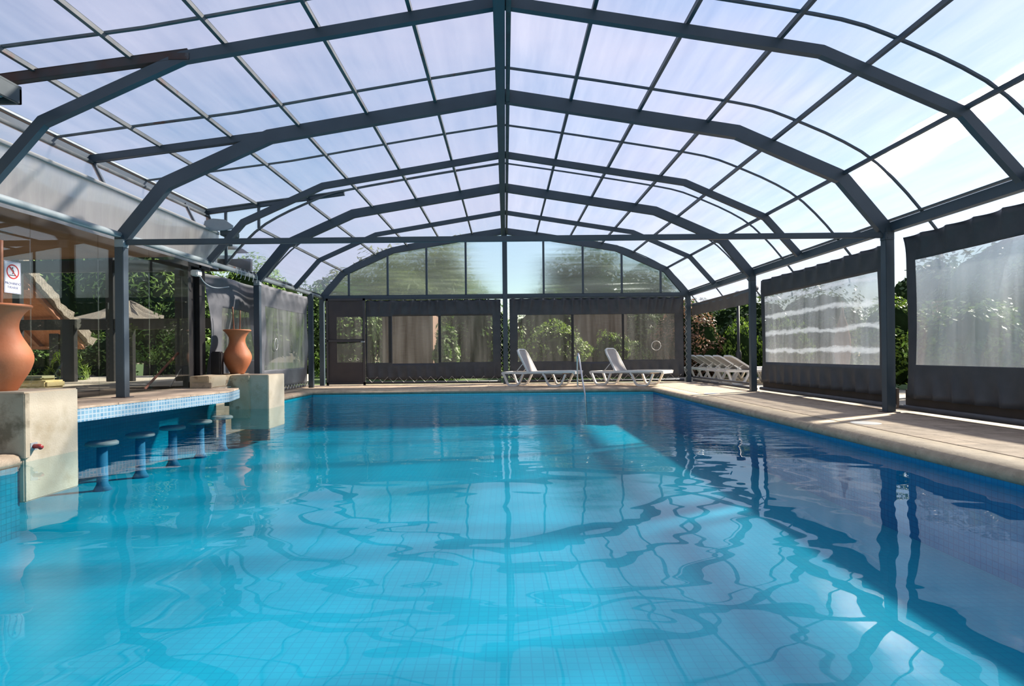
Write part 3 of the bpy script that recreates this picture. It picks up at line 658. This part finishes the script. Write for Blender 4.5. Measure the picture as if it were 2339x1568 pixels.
# ------------------------------------------------------------------ back wall
wb = sroot('wall_back')
bm = BM(); box(bm, -5.02, 5.02, D3-.05, D3+.05, 2.35, 2.45, .005); new_obj('transom', bm, 'steel', wb)
bm = BM(); box(bm, -4.9, 4.9, D3-.07, D3-.03, 2.315, 2.345, .003); new_obj('curtain_rail', bm, 'steel_light', wb)
for s in (-1, 1):
    pts = [(s*x, D3, z) for x, z in arch_pts(s)]; pts[-1] = (s*4.99, D3, 2.36)
    bm = BM(); sweep(bm, pts, rect(.09, .165), Vector((0, 1, 0))); bmesh.ops.recalc_face_normals(bm, faces=bm.faces); new_obj('end_rafter', bm, 'steel', wb)
    bm = BM(); box(bm, s*5.0-.06, s*5.0+.06, D3-.06, D3+.06, 0, 2.40, .006); new_obj('post', bm, 'steel', wb)
bm = BM(); box(bm, -.06, .07, D3-.09, D3+.03, 0, 4.1, .005); new_obj('centre_post', bm, 'steel', wb)
gx = [-4.9, -4.25, -3.19, -2.13, -1.06, 0, 1.06, 2.13, 3.19, 4.25, 4.9]
def az(x):
    x = abs(x); P = arch_pts(1)
    for (a, za), (b, zb) in zip(P, P[1:]):
        if a <= x <= b: return za+(zb-za)*(x-a)/(b-a)
    return 2.4
for a, b in zip(gx, gx[1:]):
    bm = BM()
    for i in range(6):
        u, v = a+(b-a)*i/6, a+(b-a)*(i+1)/6; quad(bm, (u, D3, 2.44), (v, D3, 2.44), (v, D3, max(2.45, az(v))), (u, D3, max(2.45, az(u))))
    new_obj('gable_pane', bm, 'gable', wb)
for x in gx[1:-1]:
    if x == 0: continue
    bm = BM(); box(bm, x-.028, x+.028, D3-.05, D3-.01, 2.43, az(x), .003); new_obj('mullion', bm, 'steel', wb)
place_B = lambda u, z, d: Vector((u, D3-.04-d, z))
def fB(u, z):
    e = max(0, z-1.88)/.42; b = max(0, .58-z)/.4
    return e*.10*tri(u*3.9+.25*sin(u*3)+(2.3-z)*.7*sin(u*1.7))**2+b*.06*tri(u*3.8+z*.4)**2+.005*sin(u*5+z*4)
curtain('laced_curtain', 'charcoal laced curtain with three clear windows beside the screen door', -3.80, -.12, .15, 2.30, [(-3.76, -3.18, .60, 1.86), (-3.08, -1.82, .58, 1.87), (-1.75, -.34, .60, 1.87)], place_B, fB, pane='clear_pvc_back', tubes=[(-3.8, -.12, .06, .035)], bars=[(-3.17, -3.11, .60, 1.87), (-1.82, -1.76, .6, 1.87)], zig=(-3.78, -.14, .07, .22, .29), nu=170, group='laced curtains across the back')
curtain('laced_curtain', 'charcoal laced curtain with clear windows behind the two pool loungers', .12, 4.86, .15, 2.31, [(.34, 1.80, .60, 1.87), (1.87, 3.18, .58, 1.87), (3.24, 4.62, .62, 1.87)], place_B, fB, pane='clear_pvc_back', tubes=[(.12, 4.86, .06, .035)], bars=[(1.80, 1.86, .58, 1.87), (3.18, 3.24, .6, 1.87)], zig=(.14, 4.85, .07, .22, .29), nu=190, group='laced curtains across the back')
# port ring in the right window
bm = BM(); tube(bm, [(.125*cos(a*pi/12), 0, .125*sin(a*pi/12)) for a in range(25)], .008, 6, Vector((0, 1, 0)))
o = new_obj('port_ring', bm, 'white', None, True); o.location = (4.10, D3-.08, 1.0); tag(o, 'round white port ring in the back window near the corner post', 'ring')
# side lacings at centre and corner
for x, lab in ((-.10, 'cord lacing on the bar side of the centre post'), (.10, 'cord lacing on the sunny side of the centre post'), (4.90, 'cord lacing at the sunny corner post')):
    bm = BM(); pts = [(x+(.03 if k % 2 else -.03), D3-.10, .1+k*.075) for k in range(29)]; tube(bm, pts, .004, 5); o = new_obj('side_lacing', bm, 'rope'); tag(o, lab, 'lacing', 'cord lacings beside the posts')
# screen door
d = thing('screen_door', 'charcoal screen door with two clear panes in the corner of the back wall', 'door', (-4.34, D3-.06, 0)); d['kind'] = 'thing'
bm = BM()
for a, b, c, e in ((-.53, -.47, 0, 2.36), (.47, .53, 0, 2.36), (-.53, .53, 2.30, 2.36), (-.53, .53, .02, .08), (-.5, .5, 1.18, 1.24)): box(bm, a, b, -.025, .025, c, e, .003)
new_obj('frame', bm, surf('dark_bronze_frame', (.055, .052, .058), (.075, .068, .07), 4, .5), d)
pf = lambda u, z, k: Vector((u, -k, z))
fd = lambda u, z: .012*sin(u*6+z*2)+.015*max(0, z-1.9)*tri(u*5)
hs = [(-.24, .46, .62, 1.17), (-.24, .46, 1.26, 1.86)]
new_obj('door_cloth', cloth_grid(-.49, .49, .06, 2.32, hs, fd, pf, 30, 24), surf('brown_charcoal_cloth', (.05, .042, .045), (.062, .052, .052), 4, .6), d, True)
for h in hs: new_obj('door_pane', cloth_grid(h[0], h[1], h[2], h[3], [], fd, pf, 6, 6), 'clear_pvc_back', d)
bm = BM(); box(bm, .42, .52, -.06, -.03, 1.16, 1.2, .004); new_obj('handle', bm, 'greyfix', d)
for cx in (.12, .32):
    bm = BM(); tube(bm, [(cx+.035*cos(a*pi/8), -.02, .70+.035*sin(a*pi/8)) for a in range(17)], .004, 5, Vector((0, 1, 0)))
    new_obj('eyelet_ring', bm, 'rope', d)

# ------------------------------------------------------------------ loungers
def leg_loop(bm, x0, x1, y, inward):
    P = [(x0, y, .315), (x0+.05, y, .27), (x0+.13, y+inward*.2, .05), (x0+.19, y+inward*.25, .018), (x1-.20, y+inward*.25, .018), (x1-.13, y+inward*.2, .06), (x1-.02, y, .30)]
    sweep(bm, smooth_path(P, 2), [(-.032, -.021), (.032, -.021), (.032, .021), (-.032, .021)], Vector((0, 1, 0))); return bm
def lounger(label, group, back_deg=62, name='sun_lounger'):
    t = thing(name, label, 'sun lounger', (0, 0, 0), 0, group); Wd = .33
    bm = BM()
    for s in (-1, 1):
        sweep(bm, smooth_path([(0.0, s*Wd, .315), (.06, s*Wd, .335), (.62, s*Wd, .325), (.72, s*Wd, .345), (1.86, s*Wd, .365), (1.93, s*Wd, .35)], 1), rect(.05, .05), Vector((0, 1, 0)))
    for x in (.03, .62, 1.9): box(bm, x-.03, x+.03, -Wd, Wd, .30, .355, .008)
    box(bm, 1.56, 1.93, -Wd-.02, Wd+.02, .345, .372, .006)
    bmesh.ops.recalc_face_normals(bm, faces=bm.faces); new_obj('frame', bm, 'white', t)
    for s in (-1, 1):
        for x0, x1 in ((.02, .60), (1.10, 1.70)):
            bm = leg_loop(BM(), x0, x1, s*Wd, -s*.08); bmesh.ops.recalc_face_normals(bm, faces=bm.faces); new_obj('leg', bm, 'white', t, False)
    bm = BM(); box(bm, .66, 1.60, -Wd+.01, Wd-.01, .300, .362, .01); new_obj('seat_sling', bm, 'sling', t)
    # backrest
    a = radians(back_deg); c_, s_ = cos(a), sin(a)
    def bp(l, y, o=0): return (.70-l*c_+o*s_*-1, y, .36+l*s_-o*c_*1)
    bk = BM(); P = [bp(0, -Wd+.02), bp(.50, -Wd+.02), bp(.60, -Wd+.07), bp(.63, -Wd+.15), bp(.63, Wd-.15), bp(.60, Wd-.07), bp(.50, Wd-.02), bp(0, Wd-.02)]
    sweep(bk, P, rect(.04, .035), Vector((s_, 0, c_))); bmesh.ops.recalc_face_normals(bk, faces=bk.faces)
    b = new_obj('backrest', bk, 'white', t)
    bm = BM(); prof_ = [(-Wd+.03, 0), (-Wd+.03, .50), (-Wd+.10, .60), (Wd-.10, .60), (Wd-.03, .50), (Wd-.03, 0)]
    f1 = [bm.verts.new(bp(l, y, -.012)) for y, l in prof_]; f2 = [bm.verts.new(bp(l, y, .012)) for y, l in prof_]
    bm.faces.new(f1); bm.faces.new(f2[::-1])
    for i in range(6): bm.faces.new((f1[i], f2[i], f2[(i+1) % 6], f1[(i+1) % 6]))
    new_obj('back_sling', bm, 'sling', b)
    for s in (-1, 1):
        bm = BM(); q = bp(.26, s*.26); tube(bm, [q, (q[0]-.22, s*.26, .345)], .011, 8); new_obj('support_strut', bm, 'white', b, True)
    return t
L1 = lounger('white sun lounger with beige sling beside the centre post', 'loungers on the pool deck')
L1.location = (.03, 14.74, 0); L1.rotation_euler.z = -.40
L2 = copy_tree(L1); L2['label'] = 'white sun lounger with raised back nearer the sunny corner of the pool'; L2.location = (2.34, 14.80, 0); L2.rotation_euler.z = -.62
R1 = lounger('white sun lounger outside the open bay, nearest one of the row', 'row of loungers outside the open bay', 33)
R1.location = (5.42, 14.35, 0)
labs = ['second nearest', 'middle one', 'second farthest', 'farthest one']
for i in range(4):
    r = copy_tree(R1); r.location = (5.42+.04*i, 14.35+.78*(i+1), 0); r['label'] = 'white sun lounger outside the open bay, %s of the row of five' % labs[i]

# pool handrail
h = thing('pool_handrail', 'curved stainless steel handrail at the far pool edge before the loungers', 'handrail', (1.72, PF+.12, 0))
for dx in (0, .0):
    pass
bm = BM(); tube(bm, smooth_path([(0, .18, -.0), (-.01, .16, .55), (-.015, .08, .80), (.0, -.03, .80), (.04, -.42, .15), (.09, -.55, -.25), (.10, -.56, -.9)], 2), .020, 12); new_obj('rail', bm, 'chrome', h, True)
bm = lathe(BM(), [(.045, 0), (.045, .012), (.025, .02)], 16, (0, .18, 0)); new_obj('floor_flange', bm, 'chrome', h)

# skimmer lids
for x, y, lab in ((3.98, 6.30, 'white oval skimmer lid in the paving near the near curtain'), (3.98, 11.0, 'white skimmer lid in the paving farther along the pool edge')):
    bm = lathe(BM(), [(.15, -.002), (.15, .003), (.14, .006)], 28); o = new_obj('skimmer_lid', bm, 'skylid'); o.location = (x, y, 0); tag(o, lab, 'lid', 'skimmer lids along the pool')

# lights and gadgets
t = thing('flood_light', 'pale grey flood light with a rounded shield by the far roof arch above the bar', 'flood light', (-5.02, 9.98, 3.08))
bm = BM(); P = [(-.25, .0), (-.22, .11), (-.08, .15), (.12, .13), (.26, .03), (.26, -.03), (.1, -.06), (-.2, -.06)]
a = [bm.verts.new((x, -.02, z)) for x, z in P]; b = [bm.verts.new((x, .02, z)) for x, z in P]; bm.faces.new(a); bm.faces.new(b[::-1])
for i in range(len(P)): bm.faces.new((a[i], b[i], b[(i+1) % 8], a[(i+1) % 8]))
new_obj('shield', bm, 'greyfix', t)
bm = BM(); box(bm, .02, .24, .02, .30, -.14, -.05, .01); box(bm, .10, .16, .1, .2, -.3, -.14, .003); new_obj('lamp_body', bm, 'darkfix', t)
t = thing('flood_light', 'dark teal box-shaped lamp under the rusty rafter at the picture edge', 'flood light', (-4.46, 5.02, 3.17))
bm = BM(); box(bm, -.6, .05, -.18, .2, .10, .125, .004); box(bm, .02, .05, -.18, .2, -.04, .11, .004); box(bm, -.6, .05, .17, .2, -.04, .1, .004); box(bm, -.6, .05, -.18, -.16, .04, .11, .003); new_obj('hood', bm, 'darkfix', t)
bm = BM(); box(bm, -.5, -.06, -.12, .14, .0, .09, .01); new_obj('lamp_body', bm, 'greyfix', t)
t = thing('security_camera', 'small white security camera under the eaves pipe beside the dark door frame', 'camera', (-5.2, 9.62, 2.22))
bm = BM(); box(bm, -.06, .06, -.1, .06, -.05, .05, .015); new_obj('housing', bm, 'white', t)
bm = BM(); tube(bm, smooth_path([(.02, .05, -.04), (.03, .2, -.16), (.06, .5, -.20), (.1, .9, -.12)], 2), .010, 8); new_obj('cable', bm, 'greyfix', t, True)
# black frame of the bar building by the screen
t = thing('door_frame_cabinet', 'tall black door frame closing the end of the glass screen', 'door frame', (-5.4, 9.95, .285)); t.name = 'black_frame_unit'
for (x0, x1, y0, y1, z0, z1, n_) in ((-.03, .04, -.32, -.22, 0, 2.15, 'jamb'), (-.12, -.04, -.22, .05, 0, 2.15, 'dark_panel'), (-.03, .05, .02, .10, 0, 2.15, 'jamb'), (-.12, -.05, .10, .40, 0, 2.15, 'dark_panel'), (-.03, .05, -.32, .40, 2.08, 2.17, 'head_rail')):
    bm = BM(); box(bm, x0, x1, y0, y1, z0, z1, .004); new_obj(n_, bm, 'black', t)
bm = BM(); box(bm, -5.33, -5.15, 10.28, 10.42, .47, .90, .02); o = new_obj('litter_bin', bm, 'black'); tag(o, 'small black box bin on the far block behind the small jar', 'bin')
bm = BM(); tube(bm, [(-5.9, 9.3, .29), (-5.75, 10.0, .88)], .02, 10); o = new_obj('broom_pole', bm, surf('faded_red_pole', (.45, .16, .11), None, 4, .6)); tag(o, 'faded red pole leaning behind the glass screen', 'pole')
bm = BM(); tube(bm, [(-5.75, 9.75, .30), (-5.70, 10.0, .60)], .008, 8); o = new_obj('thin_stick', bm, 'white'); tag(o, 'thin white stick leaning behind the glass next to the red pole', 'stick')

# ------------------------------------------------------------------ neighbouring bar building behind the glass
bm = BM(); box(bm, -14, -5.55, 3.0, 16.5, .1, .285); struct('floor_bar_terrace', bm, 'paving')
t = thing('canvas_awning', 'brown canvas awning ceiling with a pale skylight behind the glass screen', 'awning', (0, 0, 0))
def fc_(u, v): return .10*sin(u*1.6)*sin(v*.9)+.05*sin(v*3.1+u)
bm = BM(); nx, ny = 34, 34; V = [[bm.verts.new((-14+8.4*i/nx, 2.5+10*j/ny, 3.02+fc_(i*.25, j*.3))) for i in range(nx+1)] for j in range(ny+1)]
for j in range(ny):
    for i in range(nx): bm.faces.new((V[j][i], V[j][i+1], V[j+1][i+1], V[j+1][i]))
new_obj('canvas', bm, 'canvas', t, True)
bm = BM(); box(bm, -9.4, -8.0, 7.5, 9.3, 2.84, 2.87, .02); new_obj('skylight', bm, sheet('milky_skylight', (0, 0, 1), .2, (.9, .9, .9), (.3, .1, .6), (.8, .8, .82)), t)
pg = thing('timber_screen', 'black timber post and rail screen across the terrace behind the glass', 'timber frame', (0, 12.6, .285))
for x, wd, z1 in ((-10.78, .16, 3.0), (-9.66, .30, 1.25), (-8.72, .17, 3.0), (-8.28, .12, 1.3), (-7.2, .16, 3.0), (-12.2, .16, 3.0)):
    bm = BM(); box(bm, x-wd/2, x+wd/2, -.06, .06, 0, z1, .006); new_obj('post', bm, 'black', pg)
for z0, z1 in ((1.15, 1.38), (2.42, 2.68)):
    bm = BM(); box(bm, -13.5, -5.6, -.05, .05, z0, z1, .006); new_obj('rail', bm, 'black', pg)
bm = BM(); box(bm, -8.95, -8.0, 9.9, 10.35, .285, .42, .03); o = new_obj('seat_cushion', bm, 'cream'); tag(o, 'cream slab cushion on the terrace floor behind the glass', 'cushion')
bm = BM(); box(bm, -8.9, -8.1, 9.95, 10.3, .42, .50, .035); o = new_obj('rolled_mat', bm, 'olive'); tag(o, 'olive mat lying on the cream cushion behind the glass', 'mat')

def thatch_plane(t, x0, x1, y0, z0, y1, z1, th=.22):
    bm = BM(); nx, ny = 40, 24; r = random.Random(3)
    top = [[None]*(nx+1) for _ in range(ny+1)]; bot = [[None]*(nx+1) for _ in range(ny+1)]
    nrm = Vector((0, (z0-z1), (y1-y0))).normalized()
    for j in range(ny+1):
        for i in range(nx+1):
            v = j/ny; p = Vector((x0+(x1-x0)*i/nx, y0+(y1-y0)*v, z0+(z1-z0)*v)); jit = r.uniform(-.04, .04) if i in (0, nx) or j in (0, ny) else 0
            bot[j][i] = bm.verts.new(p+Vector((jit, 0, 0))); top[j][i] = bm.verts.new(p+nrm*(th+r.uniform(-.03, .03))+Vector((jit*1.5, 0, 0)))
    for j in range(ny):
        for i in range(nx): bm.faces.new((top[j][i], top[j][i+1], top[j+1][i+1], top[j+1][i])); bm.faces.new((bot[j][i], bot[j+1][i], bot[j+1][i+1], bot[j][i+1]))
    for j in range(ny):
        for i in (0, nx): bm.faces.new((bot[j][i], bot[j+1][i], top[j+1][i], top[j][i]))
    for i in range(nx):
        for j in (0, ny): bm.faces.new((bot[j][i], bot[j][i+1], top[j][i+1], top[j][i]))
    bmesh.ops.recalc_face_normals(bm, faces=bm.faces)
    new_obj('thatch', bm, 'thatch', t)
    bm = BM(); quad(bm, (x0, y0, z0-.02), (x1-.12, y0, z0-.02), (x1-.12, y1, z1-.02), (x0, y1, z1-.02)); new_obj('reed_lining', bm, 'reed', t)
    for k in range(5):
        x = x1-.16-k*1.15; bm = BM(); beam(bm, (x, y0, z0-.08), (x, y1-.05, z1-.06), .09, .10); new_obj('rafter', bm, surf('red_brown_timber%d' % k, (.26, .11, .06), (.32, .15, .09), 6, .7), t)
    for v in (.25, .62, .95):
        bm = BM(); y = y0+(y1-y0)*v; z = z0+(z1-z0)*v-.16; beam(bm, (x0, y, z), (x1-.15, y, z), .08, .08); new_obj('batten', bm, 'reed', t)
t = thing('thatched_shelter', 'steep thatched roof with red-brown reed underside beyond the timber screen', 'thatched roof', (0, 0, 0))
thatch_plane(t, -16.5, -11.2, 13.0, 3.15, 15.4, 1.15)
for x in (-15.8, -11.9): bm = BM(); box(bm, x-.14, x+.14, 15.0, 15.28, -.05, 1.5, .02); new_obj('post', bm, 'black', t)
t = thing('thatched_parasol', 'low conical thatched parasol roof seen past the big post', 'thatched roof', (-12.9, 19.5, 0))
bm = BM(); r0 = random.Random(5); n = 48; ring = [(.05, 2.75), (.35, 2.62), (.8, 2.36), (1.25, 2.20), (1.75, 2.05), (1.9, 1.86), (1.75, 1.90), (.3, 2.3)]; R_ = []
for r, z in ring: R_.append([bm.verts.new(((r+r0.uniform(-.05, .05))*cos(2*pi*i/n), (r+r0.uniform(-.05, .05))*sin(2*pi*i/n), z+r0.uniform(-.04, .04))) for i in range(n)])
for a, b in zip(R_, R_[1:]):
    for i in range(n): bm.faces.new((a[i], a[(i+1) % n], b[(i+1) % n], b[i]))
bm.faces.new(R_[0][::-1]); new_obj('thatch', bm, 'thatch', t)
bm = BM(); lathe(bm, [(.08, -.05), (.07, 2.4)], 12); new_obj('pole', bm, 'bark', t)

# ------------------------------------------------------------------ plants
def leaves(bm, c, rad, n, size, r, shell=.55, squash=1.0, upr=0):
    for _ in range(n):
        while True:
            v = Vector((r.uniform(-1, 1), r.uniform(-1, 1), r.uniform(-1, 1)))
            if .05 < v.length <= 1: break
        v = v.normalized()*(shell+(1-shell)*r.random()**.6); k = 1+.22*sin(v.x*5+c[0])*cos(v.y*4+c[1])+.12*sin(v.z*9)
        p = Vector((c[0]+v.x*rad[0]*k, c[1]+v.y*rad[1]*k, c[2]+v.z*rad[2]*k))
        if p.z < -.03: continue
        nrm = (v+Vector((r.uniform(-.8, .8), r.uniform(-.8, .8), r.uniform(-.6, .9)))).normalized()
        a = nrm.orthogonal().normalized(); a.rotate(Matrix.Rotation(r.uniform(0, 6.28), 3, nrm)); b = nrm.cross(a)*squash*.5
        if upr: a = (a*(1-upr)+Vector((0, 0, 1))*upr).normalized()
        s = size*r.uniform(.6, 1.3)
        quad(bm, p-a*s, p+b*s, p+a*s, p-b*s)
    return bm
def core(c, rad, m, parent, seed=1, name='inner_branches'):
    bm = BM(); bmesh.ops.create_icosphere(bm, subdivisions=3, radius=1); r = random.Random(seed)
    for v in bm.verts:
        k = .72+.10*sin(v.co.x*5+seed)*cos(v.co.y*6)+r.uniform(-.04, .04)
        v.co = Vector((c[0]+v.co.x*rad[0]*k, c[1]+v.co.y*rad[1]*k, max(0.0, c[2]+v.co.z*rad[2]*k)))
    return new_obj(name, bm, m, parent)
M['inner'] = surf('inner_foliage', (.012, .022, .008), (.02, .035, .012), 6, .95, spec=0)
def bush(label, blobs, n, size, m, cat='bush', name='shrub', seed=1, squash=1, upr=0, trunk=None, group=None, shell=.7, core_k=.86):
    t = thing(name, label, cat, (0, 0, 0), 0, group); r = random.Random(seed)
    bm = BM(); tot = sum(b[3]*b[4]+b[3]*b[5]+b[4]*b[5] for b in blobs)
    for b in blobs:
        k = (b[3]*b[4]+b[3]*b[5]+b[4]*b[5])/tot; leaves(bm, b[:3], b[3:], int(n*k), size, r, shell, squash, upr)
    new_obj('foliage', bm, m, t)
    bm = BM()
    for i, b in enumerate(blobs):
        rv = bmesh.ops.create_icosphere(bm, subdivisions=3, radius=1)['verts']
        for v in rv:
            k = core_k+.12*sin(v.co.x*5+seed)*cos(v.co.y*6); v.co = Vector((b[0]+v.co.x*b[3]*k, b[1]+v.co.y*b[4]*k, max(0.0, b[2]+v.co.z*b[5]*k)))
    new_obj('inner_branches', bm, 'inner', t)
    if trunk:
        bm = BM()
        for (x, y, rr, hh) in trunk: tube(bm, smooth_path([(x, y, -.05), (x+.1, y, hh*.5), (x-.05, y+.1, hh)], 1), rr, 10)
        new_obj('trunk', bm, 'bark', t, True)
    return t
# seen through the back windows
bush('round bright green bush behind the back window beside the centre post', [(1.55, 18.2, .75, 1.15, .9, .95)], 5200, .05, 'leaf_bright', seed=2, upr=.4)
bush('smaller round green bush behind the middle back window', [(3.5, 18.6, .7, .75, .6, .75), (4.3, 18.9, .6, .5, .5, .6)], 3400, .045, 'leaf_bright', seed=3, upr=.4)
bush('russet-leaved bush outside the back corner', [(6.5, 19.0, .9, .75, .7, 1.05), (6.0, 19.6, 1.1, .8, .8, 1.3), (6.9, 20.2, .7, .7, .7, 1.2)], 9000, .055, 'leaf_brown', seed=4)
bush('tall glossy hedge behind the open bay', [(7.2, 22.0, 1.2, 1.6, 1.3, 1.6), (9.4, 21.6, 1.3, 1.8, 1.4, 1.6), (11.6, 21.0, 1.4, 1.7, 1.5, 1.7), (5.6, 23.6, 1.3, 1.8, 1.2, 1.4), (8.2, 23.2, 1.3, 1.6, 1.0, 1.5)], 20000, .08, 'leaf_dark', 'hedge', 'hedge', 5)
bush('light green cone bush behind the row of loungers', [(7.75, 18.8, .7, .75, .6, 1.0), (9.2, 18.6, .7, .8, .7, 1.1)], 6000, .05, 'leaf_bright', seed=6, upr=.7)
bush('leafy shrub seen in the gap beside the screen door', [(-5.75, 16.9, 1.5, .55, .5, 1.35)], 3800, .05, 'leaf_mid', seed=10)
bush('bright green shrub seen in the narrow gap between the sunny-side curtains', [(8.3, 12.2, .9, .7, .8, .95)], 4200, .05, 'leaf_bright', seed=12)
bush('green bush blurred behind the scratched near curtain', [(7.35, 9.0, .70, .85, .8, .82)], 3600, .05, 'leaf_mid', seed=13)
bush('dark hedge running beyond the sunny-side curtains', [(12.5, 13.7, 1.7, 1.2, 2.4, 2.1), (12.8, 9.7, 1.7, 1.2, 2.6, 2.1), (12.8, 5.5, 1.7, 1.2, 2.6, 2.1), (13, 1.5, 1.7, 1.2, 2.4, 2.1), (12.9, 17.0, 1.6, 1.2, 1.7, 2.0)], 17000, .11, 'leaf_dark', 'hedge', 'hedge', 14)
# bar side
bush('small-leaved grey-green tree right of the thatched parasol', [(-9.4, 17.6, 2.0, 1.1, 1.0, 1.0), (-8.9, 18.2, 1.2, .9, .9, 1.1)], 5200, .05, 'leaf_sun', 'tree', 'small_tree', 16, trunk=[(-9.4, 17.6, .06, 1.9)])
bush('strappy pale green plant in a trough behind the big jar', [(-10.5, 13.6, .35, .45, .35, .55)], 900, .11, 'leaf_bright', 'plant', 'strap_leaf_plant', 18, squash=.3, upr=.5)

for lab, b, tr in (('dark tree behind the gable panes nearest its peak on the sunny side', (2.6, 31, 2.8, 1.1, 1.4, 2.4), None),
                   ('largest dark tree behind the gable on the sunny side', (4.4, 30, 3.2, 2.5, 2.0, 2.9), [(4.4, 30, .3, 3.4)]),
                   ('lower dark tree behind the outermost gable panes on the sunny side', (7.4, 31, 2.6, 2.4, 2.0, 2.5), [(7.4, 31, .3, 3.4)])):
    bush(lab, [b], 6500, .19, 'leaf_dark', 'tree', 'broadleaf_tree', int(b[0]*3), trunk=tr or [(b[0], b[1], .2, 2.5)], shell=.45, core_k=.62, group='dark trees behind the gable')
for lab, b in (('wide yellow-green pine behind the middle gable panes on the bar side', (-5.0, 28, 3.2, 3.0, 2.2, 2.7)),
               ('low yellow-green pine behind the outermost gable panes on the bar side', (-8.4, 29, 2.4, 2.6, 2.0, 2.3)),
               ('tall yellow-green pine behind the gable beside its bright sky pane', (-2.9, 29, 3.4, 1.8, 1.4, 2.8))):
    bush(lab, [b], 7500, .20, 'leaf_pine', 'tree', 'pine_tree', int(-b[0]*3), squash=.6, trunk=[(b[0], b[1], .28, 3.2)], shell=.45, core_k=.62, group='pines behind the gable')
for lab, b in (('dark shrub behind the back window beside the bar-side cabin', (-1.0, 22.6, 1.3, 1.5, 1.0, 1.9)), ('dark shrub behind the screen door panes', (-6.5, 23, 1.5, 1.6, 1, 2.0)),
               ('dark shrub behind the window by the centre post on the sunny side', (1.9, 24.4, 1.3, 1.9, 1.0, 1.9)), ('slim leafy shrub against the corner of the bar-side cabin', (-2.0, 19.2, .6, .42, .5, 1.1)),
               ('dark shrub far behind the bar-side cabin', (-3.9, 24.2, 1.0, 1.6, 1.0, 1.8))):
    bush(lab, [b], 3600, .08, 'leaf_mid', 'shrub', 'shrub', int(b[0]*7)+40, group='dark shrubs behind the back wall')
for lab, b in (('dense green conifer behind the thatched parasol', (-15, 24, 3.4, 3.0, 1.8, 3.0)), ('dense green conifer above the steep thatched roof', (-20.0, 25.5, 3.8, 2.8, 2, 3.6)), ('lower green conifer seen beside the big post', (-10.9, 24.8, 2.5, 2.2, 1.6, 2.3))):
    bush(lab, [b], 6500, .12, 'leaf_sun', 'tree', 'conifer_tree', int(-b[0]), squash=.6, trunk=[(b[0], b[1], .25, 3)], group='conifers beyond the thatched roofs')
for lab, b in (('dark shrub beneath the thatched parasol', (-11.9, 16.7, .7, 1.1, .8, .8)), ('dark shrub low behind the leaning red pole', (-8.9, 15.9, .7, .9, .6, .8)), ('dark shrub under the steep thatched roof', (-14.6, 17.2, .8, 1.2, .8, .9))):
    bush(lab, [b], 2200, .05, 'leaf_mid', 'shrub', 'shrub', int(-b[0]*5), group='dark shrubs on the terrace side')
# far building and posts
def shed(x0, x1, y, h, label):
    t = thing('timber_cabin', label, 'cabin', ((x0+x1)/2, y, 0)); w = (x1-x0)/2
    bm = BM(); box(bm, -w, w, 0, 2, -.05, h, .01); new_obj('plank_wall', bm, 'brownwall', t)
    bm = BM(); box(bm, -w-.2, w+.2, -.3, 2.3, h, h+.14, .03); new_obj('roof', bm, 'thatch', t)
    for x in (-w+.03, w-.03): bm = BM(); box(bm, x-.05, x+.05, -.05, .02, -.05, h, .006); new_obj('corner_post', bm, surf('tan_corner_post', (.20, .14, .10), None, 4, .7), t)
shed(-4.2, -2.5, 19.6, 2.35, 'brown plank cabin seen through the back window beside the screen door')
shed(2.6, 4.3, 20.2, 2.3, 'brown plank cabin seen through the middle window behind the loungers')
t = thing('lamp_post', 'slim black lamp post outside the open bay in front of the hedge', 'lamp post', (7.35, 17.95, -.01))
bm = lathe(BM(), [(.09, 0), (.09, .8), (.06, .85), (.045, .9), (.04, 2.4)], 14); new_obj('pole', bm, 'black', t, True)
bm = lathe(BM(), [(.05, 2.4), (.14, 2.48), (.12, 2.68), (.05, 2.74)], 14); new_obj('lantern', bm, 'black', t)
t = thing('closed_parasol', 'closed brown parasol standing behind the streaked curtain', 'parasol', (6.35, 10.72, -.01))
bm = lathe(BM(), [(.02, 1.62), (.03, 1.50), (.09, 1.30), (.135, 1.05), (.14, .80), (.11, .55), (.05, .42)], 20); new_obj('folded_cloth', bm, 'parasol', t, True)
bm = lathe(BM(), [(.018, 0), (.018, 1.75)], 8); new_obj('pole', bm, 'cane', t)
bm = lathe(BM(), [(.22, 0), (.20, .06), (.04, .10)], 20); new_obj('base', bm, 'black', t)
bm = BM(); beam(bm, (7.85, 10.2, -.03), (7.75, 10.2, 1.68), .14, .10); o = new_obj('wooden_stake', bm, surf('pale_timber', (.52, .40, .24), None, 4, .8)); tag(o, 'pale wooden stake behind the scratched near curtain', 'stake')
